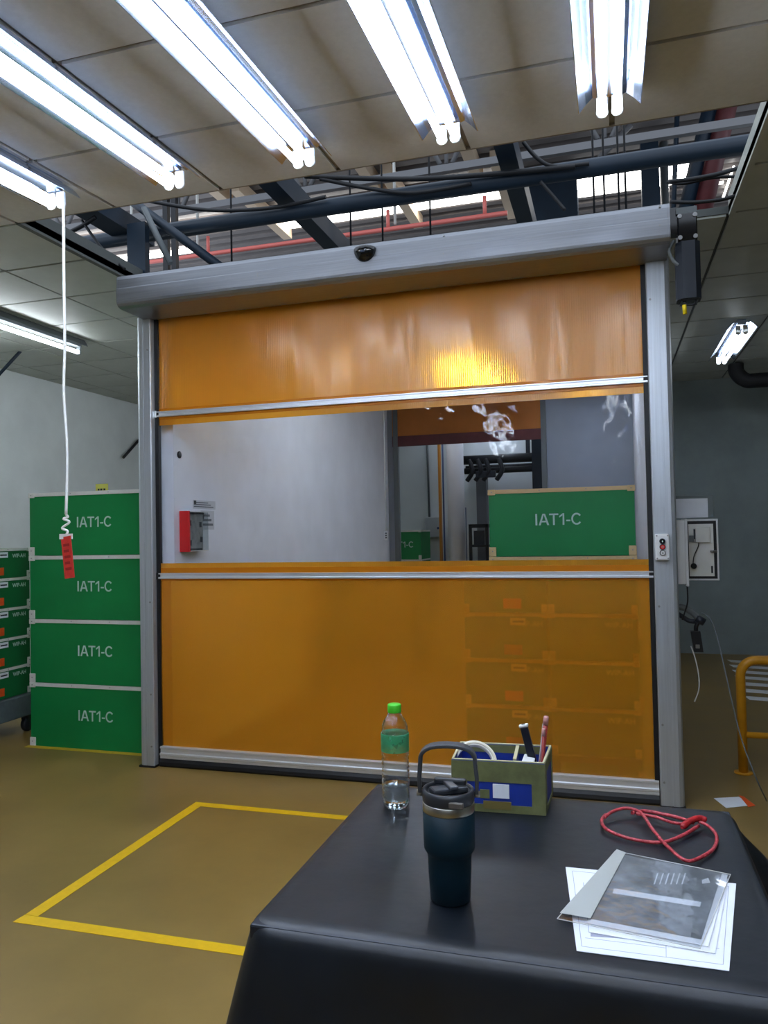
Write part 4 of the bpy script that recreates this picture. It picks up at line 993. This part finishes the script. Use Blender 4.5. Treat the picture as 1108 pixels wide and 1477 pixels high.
# ================================================================== BESIDE THE DOOR
# open control cabinet on the passage wall
cb_ = thing('control_cabinet', 'small white control cabinet with its door hanging open by the post', 'cabinet', (0.326, 4.32, 1.12))
MB().box(0, 0.055, 0.0, 0.24, 0, 0.34, 0.004).build('cabinet_body', M_WHITE, cb_)
MB().box(0.055, 0.068, 0.0, 0.24, -0.012, 0.345, 0.003).build('rim', M_WHITE, cb_)
dr = MB(); dr.box(0.075, 0.248, 0.245, 0.262, 0.004, 0.345, 0.003); dr = dr.build('cabinet_door', M_WHITE, cb_)
MB().box(0.086, 0.238, 0.2425, 0.2455, 0.014, 0.335).build('rubber_gasket', M_BLACK, dr)
MB().box(0.094, 0.222, 0.2385, 0.2425, 0.028, 0.318).build('inner_plate', M_TRIMW, dr)
MB().box(0.128, 0.205, 0.222, 0.2386, 0.215, 0.300, 0.003).build('terminal_cover', M_TRIMW, dr)
MB().box(0.120, 0.128, 0.226, 0.2386, 0.235, 0.290).build('relay', M_CHAR, dr)
MB().box(0.096, 0.12, 0.226, 0.2386, 0.220, 0.255).build('relay', M_CONDUIT, dr)
MB().tube([(0.115, 0.225, 0.085), (0.115, 0.2386, 0.085)], 0.016, 12).build('rotary_switch', M_BLACKG, dr)
MB().tube(smooth_path([(0.145, 0.232, 0.215), (0.14, 0.23, 0.19), (0.118, 0.23, 0.14), (0.112, 0.23, 0.10)]), 0.003, 6).build('wire', M_CABLEK, dr)
MB().tube([(0.205, 0.222, 0.165), (0.235, 0.24, 0.165)], 0.007, 8).build('door_lock', M_SCREW, dr)
MB().box(0.205, 0.215, 0.2375, 0.2386, 0.045, 0.085).build('sticker', M_PRINT, dr)
pn = thing('notice_board', 'grey panel with a blank white sheet above the open cabinet', 'notice board', (0.326, 4.62, 1.475))
MB().box(0, 0.235, 0, 0.012, 0, 0.125, 0.002).build('panel', mat('panel_grey', (104, 114, 116), 0.5), pn)
MB().box(0.012, 0.205, -0.0025, 0, 0.0, 0.108).build('white_sheet', M_PAPER, pn)
# conduit, connector, cords
cd = thing('conduit_fitting', 'grey conduit elbow with black plug hanging below the cabinet', 'conduit', (0.326, 4.36, 0.78))
MB().tube(smooth_path([(0.0, 0, 0.215), (0.04, 0, 0.212), (0.085, 0, 0.185), (0.115, 0, 0.15)]), 0.017, 10).build('elbow', M_CONDUIT, cd)
MB().tube(smooth_path([(0.0, 0.02, 0.185), (0.03, 0.02, 0.165), (0.07, 0.02, 0.14), (0.11, 0.01, 0.14)]), 0.013, 10).build('hose', M_CHAR, cd)
MB().tube([(0.10, 0, 0.16), (0.14, 0, 0.135)], 0.021, 10).build('coupling', M_CHAR, cd)
MB().tube(smooth_path([(0.115, 0, 0.14), (0.10, 0, 0.115), (0.098, 0, 0.09)]), 0.011, 8).build('plug_lead', M_BLACK, cd)
MB().prism([(0.07, 0.09), (0.118, 0.09), (0.13, -0.02), (0.085, -0.02)], 'y', -0.018, 0.018).build('plug', M_BLACK, cd)
MB().box(0.092, 0.112, -0.021, -0.018, 0.0, 0.02).build('plug_pin', M_SCREW, cd)
tag(MB().tube(smooth_path([(0.385, 4.34, 1.11), (0.385, 4.335, 1.03), (0.372, 4.335, 0.98), (0.355, 4.335, 0.93)]), 0.004, 6).build('lead_cable', M_CABLEK), 'thin black lead dropping from the cabinet rim', 'cable')
P = [ony(u, v, 4.33) for u, v in [(997, 932), (1003, 950), (1008, 975), (1008, 995), (1002, 1012)]]
tag(MB().tube(smooth_path(P), 0.0035, 6).build('loose_cord', M_CABLEW), 'short loose white cord hanging from the black plug', 'cord')
P = [ony(1012, 884, 4.36), ony(1024, 892, 4.36), ony(1035, 920, 4.34), ony(1050, 985, 4.3), ony(1068, 1060, 4.25), ony(1090, 1120, 4.2), onz(1106, 1155, 0.01)]
tag(MB().tube(smooth_path(P), 0.004, 6).build('trailing_cord', M_CONDUIT), 'long grey cord trailing from the conduit elbow to the floor', 'cord')
# guard rail
rl = thing('guard_rail', 'yellow tubular guard rail beyond the door post', 'guard rail', (0.70, 4.82, 0))
rad = 0.026
pth = [(0, 0, 0.0), (0, 0, 0.56)] + [(0.09 - 0.09 * math.cos(t), 0, 0.56 + 0.09 * math.sin(t)) for t in [i / 6 * math.pi / 2 for i in range(1, 7)]] + [(1.2, 0, 0.65)]
MB().tube(pth, rad, 14).build('rail_tube', M_RAIL, rl)
MB().tube([(0.02, 0, 0.22), (1.2, 0, 0.22)], 0.018, 12).build('lower_rail', M_RAIL, rl)
MB().tube([(1.2, 0, 0.0), (1.2, 0, 0.65)], rad, 14).build('rail_post', M_RAIL, rl)
MB().lathe([(0, 0), (0.05, 0), (0.05, 0.008), (0, 0.008)], seg=20).build('floor_flange', M_RAIL, rl)
# black duct on the far ceiling
a = ony(1045, 522, 8.6); 
tag(MB().tube(smooth_path([(1.27, 8.4, CZ - 0.03), (1.28, 8.4, CZ - 0.12), (1.36, 8.4, CZ - 0.2), (1.5, 8.4, CZ - 0.21), (2.2, 8.4, CZ - 0.21)]), 0.075, 12).build('black_duct', M_DUCT), 'black elbow duct under the dim ceiling beyond the motor', 'duct')
# diagonal steel stays by the left wall
a, b = ony(30, 506, 5.5), ony(-25, 566, 5.5)
tag(MB().tube([a, b], 0.018, 4).build('steel_stay', M_NAVY), 'navy steel stay slanting down from the ceiling by the side wall', 'stay')
a, b = onx(203, 632, -5.55), onx(178, 660, -5.55)
tag(MB().tube([a, b], 0.02, 4).build('wall_stay', M_CABLEK), 'short black bar slanting on the side wall above the crates', 'bar')

# ================================================================== PASSAGE BEHIND THE WINDOW
al = thing('alarm_box', 'red alarm box with clear front on the passage wall', 'alarm box', (VX0, 4.33, 1.325))
MB().box(0.001, 0.068, 0, 0.022, 0, 0.265, 0.003).build('red_housing', M_RED, al)
MB().box(0.001, 0.03, 0.022, 0.24, 0.003, 0.262).build('back_box', M_CHAR, al)
MB().box(0.03, 0.036, 0.05, 0.235, 0.02, 0.245).build('inner_panel', mat('alarm_inner', (150, 150, 148), 0.5, noise=0.2, nscale=30), al)
for (y0, z0) in ((0.06, 0.04), (0.06, 0.17), (0.19, 0.16), (0.20, 0.06)): MB().box(0.036, 0.042, y0, y0 + 0.02, z0, z0 + 0.035).build('terminal', M_CHAR, al)
MB().box(0.031, 0.07, 0.026, 0.25, 0.004, 0.262, 0.003).build('clear_cover', M_ACRYL, al)
for z_ in (0.002, 0.259): MB().box(0.031, 0.072, 0.024, 0.252, z_, z_ + 0.004).build('cover_edge', M_TRIMW, al)
for (y0, y1, z0, z1, lab) in [(4.60, 4.78, 1.47, 1.60, 'small printed notice beside the alarm box'), (4.50, 4.80, 1.61, 1.668, 'narrow printed notice above the alarm box')]:
    o = tag(MB().box(0, 0.002, 0, y1 - y0, 0, z1 - z0).build('wall_notice', mat('notice_grey', (196, 198, 202), 0.6)), lab, 'notice'); o.location = (VX0 + 0.0005, y0, z0)
    for k in range(3):
        MB().box(0.002, 0.0026, 0.01, (y1 - y0) * (0.9 - 0.12 * k), (z1 - z0) * (0.2 + 0.24 * k), (z1 - z0) * (0.32 + 0.24 * k)).build('print_line', mat('print_grey', (96, 98, 104), 0.6), o)
    MB().box(0.002, 0.0028, 0.01, 0.04, (z1 - z0) * 0.55, (z1 - z0) * 0.95).build('print_block', M_PRINT, o)
a = onx(258, 656, VX0)
h_ = MB(); h_.lathe([(0, 0), (0.022, 0), (0.024, 0.006), (0.014, 0.01), (0, 0.01)], seg=16); bmesh.ops.rotate(h_.bm, verts=h_.bm.verts[:], cent=(0, 0, 0), matrix=Matrix.Rotation(math.pi / 2, 3, 'Y'))
o = tag(h_.build('cable_gland', M_BLACK), 'round black cable hole in the passage wall above the alarm box', 'cable gland'); o.location = (VX0 + 0.0005, a.y, a.z)
for (u, vb, Y, lab) in [(383, 800, 5.7, 'dark pull cord with white tag hanging near the alarm box'), (554, 770, 8.3, 'pale pull cord with white tag hanging by the second doorway')]:
    b = ony(u + 3, vb, Y)
    pcv = thing('pull_cord', lab, 'cord', (b.x, Y, b.z))
    MB().tube([(0, 0, 0.03), (0.0, 0, CZ - 0.012 - b.z)], 0.006, 6).build('cord', M_CONDUIT if u < 500 else M_CABLEW, pcv)
    MB().box(-0.02, 0.02, -0.003, 0.003, -0.07, 0.03).build('tag_card', M_WHITE, pcv)
    for z in (-0.045, -0.02, 0.005): MB().box(-0.009, 0.009, -0.0042, -0.003, z - 0.006, z + 0.008).build('tag_print', M_PRINT, pcv)
# second, raised roller door
d2 = thing('raised_shutter', 'raised orange roller curtain over the second doorway', 'roller door', ((OX0 + OX1) / 2, 9.16, 2.5))
hw = (OX1 - OX0) / 2
MB().box(-hw - 0.04, hw + 0.02, -0.01, 0.0, 0.13, 0.58).build('orange_curtain', mat('orange_curtain', (198, 122, 52), 0.45, noise=0.12, nscale=4, trl=0.3), d2)
MB().box(-hw - 0.04, hw + 0.02, -0.018, 0.008, 0.0, 0.13, 0.004).build('bottom_band', M_MAROON, d2)
for s in (-1, 1): MB().box(s * hw - 0.03, s * hw + 0.03, -0.02, 0.035, -2.5, 0.58).build('guide_post', M_CONDUIT, d2)
# far room
cbx = ony(613, 746, 12.1); cbe = ony(636, 775, 12.1)
fc = thing('wall_cabinet', 'pale grey electrical cabinet on the far room wall', 'cabinet', ((cbx.x + cbe.x) / 2, 12.195, cbe.z))
hwc = (cbe.x - cbx.x) / 2; hh = cbx.z - cbe.z
MB().box(-hwc, hwc, -0.1, 0, 0, hh, 0.005).build('cabinet_body', M_WHITE, fc); MB().box(-hwc + 0.01, hwc - 0.01, -0.106, -0.1, 0.01, hh - 0.01).build('cabinet_door', mat('pale_grey', (182, 188, 192), 0.5), fc)
MB().tube([(hwc - 0.04, -0.115, hh * 0.45), (hwc - 0.04, -0.106, hh * 0.45)], 0.02, 10).build('lock', M_BLUEP, fc)
tag(MB().tube([(cbx.x + 0.06, 12.17, cbx.z), (cbx.x + 0.04, 12.17, 3.6)], 0.018, 6).build('conduit_pipe', M_CONDUIT), 'thin dark conduit rising from the far wall cabinet', 'pipe')
def farbox(name, u0, u1, v0, v1, Y, m, label, cat, dep=0.12, floor=False):
    a, b = ony(u0, v0, Y), ony(u1, v1, Y)
    o = MB().box(-(b.x - a.x) / 2, (b.x - a.x) / 2, 0, dep, 0, a.z - (0 if floor else b.z)).build(name, m); o.location = ((a.x + b.x) / 2, Y, 0 if floor else b.z); tag(o, label, cat); return o
farbox('orange_pillar', 631, 636, 640, 742, 11.9, M_GOLD, 'thin orange upright strip beside the far cabinet', 'strip', 0.1, True)
farbox('blue_upright', 637, 643, 640, 900, 11.2, M_BLUEP, 'dull blue upright beside the pale round pillar', 'post', 0.1, True)
a, b = ony(644, 640, 11.0), ony(668, 640, 11.0)
o = tag(MB().lathe([(0, 0), ((b.x - a.x) / 2, 0), ((b.x - a.x) / 2, 3.8), (0, 3.8)], seg=24).build('round_pillar', M_WALLV), 'pale round pillar in the far room', 'pillar'); o.location = ((a.x + b.x) / 2, 11.0, 0)
farbox('dark_pillar', 686, 706, 660, 900, 11.85, mat('dim_pillar', (110, 112, 118), 0.6), 'dull grey pillar behind the IAT1-C crate', 'pillar', 0.2, True)
farbox('blue_marker_post', 672, 675, 732, 900, 10.9, M_BLUEP, 'slim blue post beside the dark rack', 'post', 0.03, True)
rk = thing('dark_rack', 'dark metal rack in the far room beside the crate', 'rack', (ony(676, 760, 10.6).x, 10.6, 0))
wdr = ony(704, 760, 10.6).x - ony(676, 760, 10.6).x; zt = ony(690, 756, 10.6).z; zm = ony(690, 786, 10.6).z
for x in (0.02, wdr - 0.02): MB().box(x - 0.02, x + 0.02, 0, 0.04, 0, zt).build('upright', M_CABLEK, rk)
MB().box(0, wdr, 0, 0.4, zt - 0.05, zt).build('shelf', M_CABLEK, rk); MB().box(0, wdr, 0, 0.4, zm - 0.03, zm).build('shelf', M_CABLEK, rk); MB().box(0.06, wdr - 0.06, 0.06, 0.35, zm, zm + 0.2).build('stored_box', M_CHAR, rk)
dk = thing('pipe_cluster', 'cluster of black ducts and valves high in the far room', 'ducts', (ony(730, 670, 11.5).x, 11.5, ony(730, 690, 11.5).z))
for k, (dz, r_) in enumerate(((0.30, 0.07), (0.14, 0.05), (0.20, 0.035))):
    MB().tube([(-0.65, 0.1 * k, dz), (0.8, 0.1 * k, dz)], r_, 10).build('duct', M_DUCT, dk)
for x in (-0.55, -0.3, -0.1, -0.42): MB().tube(smooth_path([(x, -0.05, 0.3), (x + 0.05, -0.08, 0.12), (x - 0.04, -0.05, -0.02)]), 0.035, 8).build('valve_arm', M_DUCT, dk)
MB().box(0.3, 0.36, 0.0, 0.06, 0.3, 3.6 - dk.location.z).build('hanger', M_CHAR, dk)
MB().box(-0.45, -0.15, -0.1, 0.0, 0.02, 0.12, 0.01).build('valve_block', M_CHAR, dk)
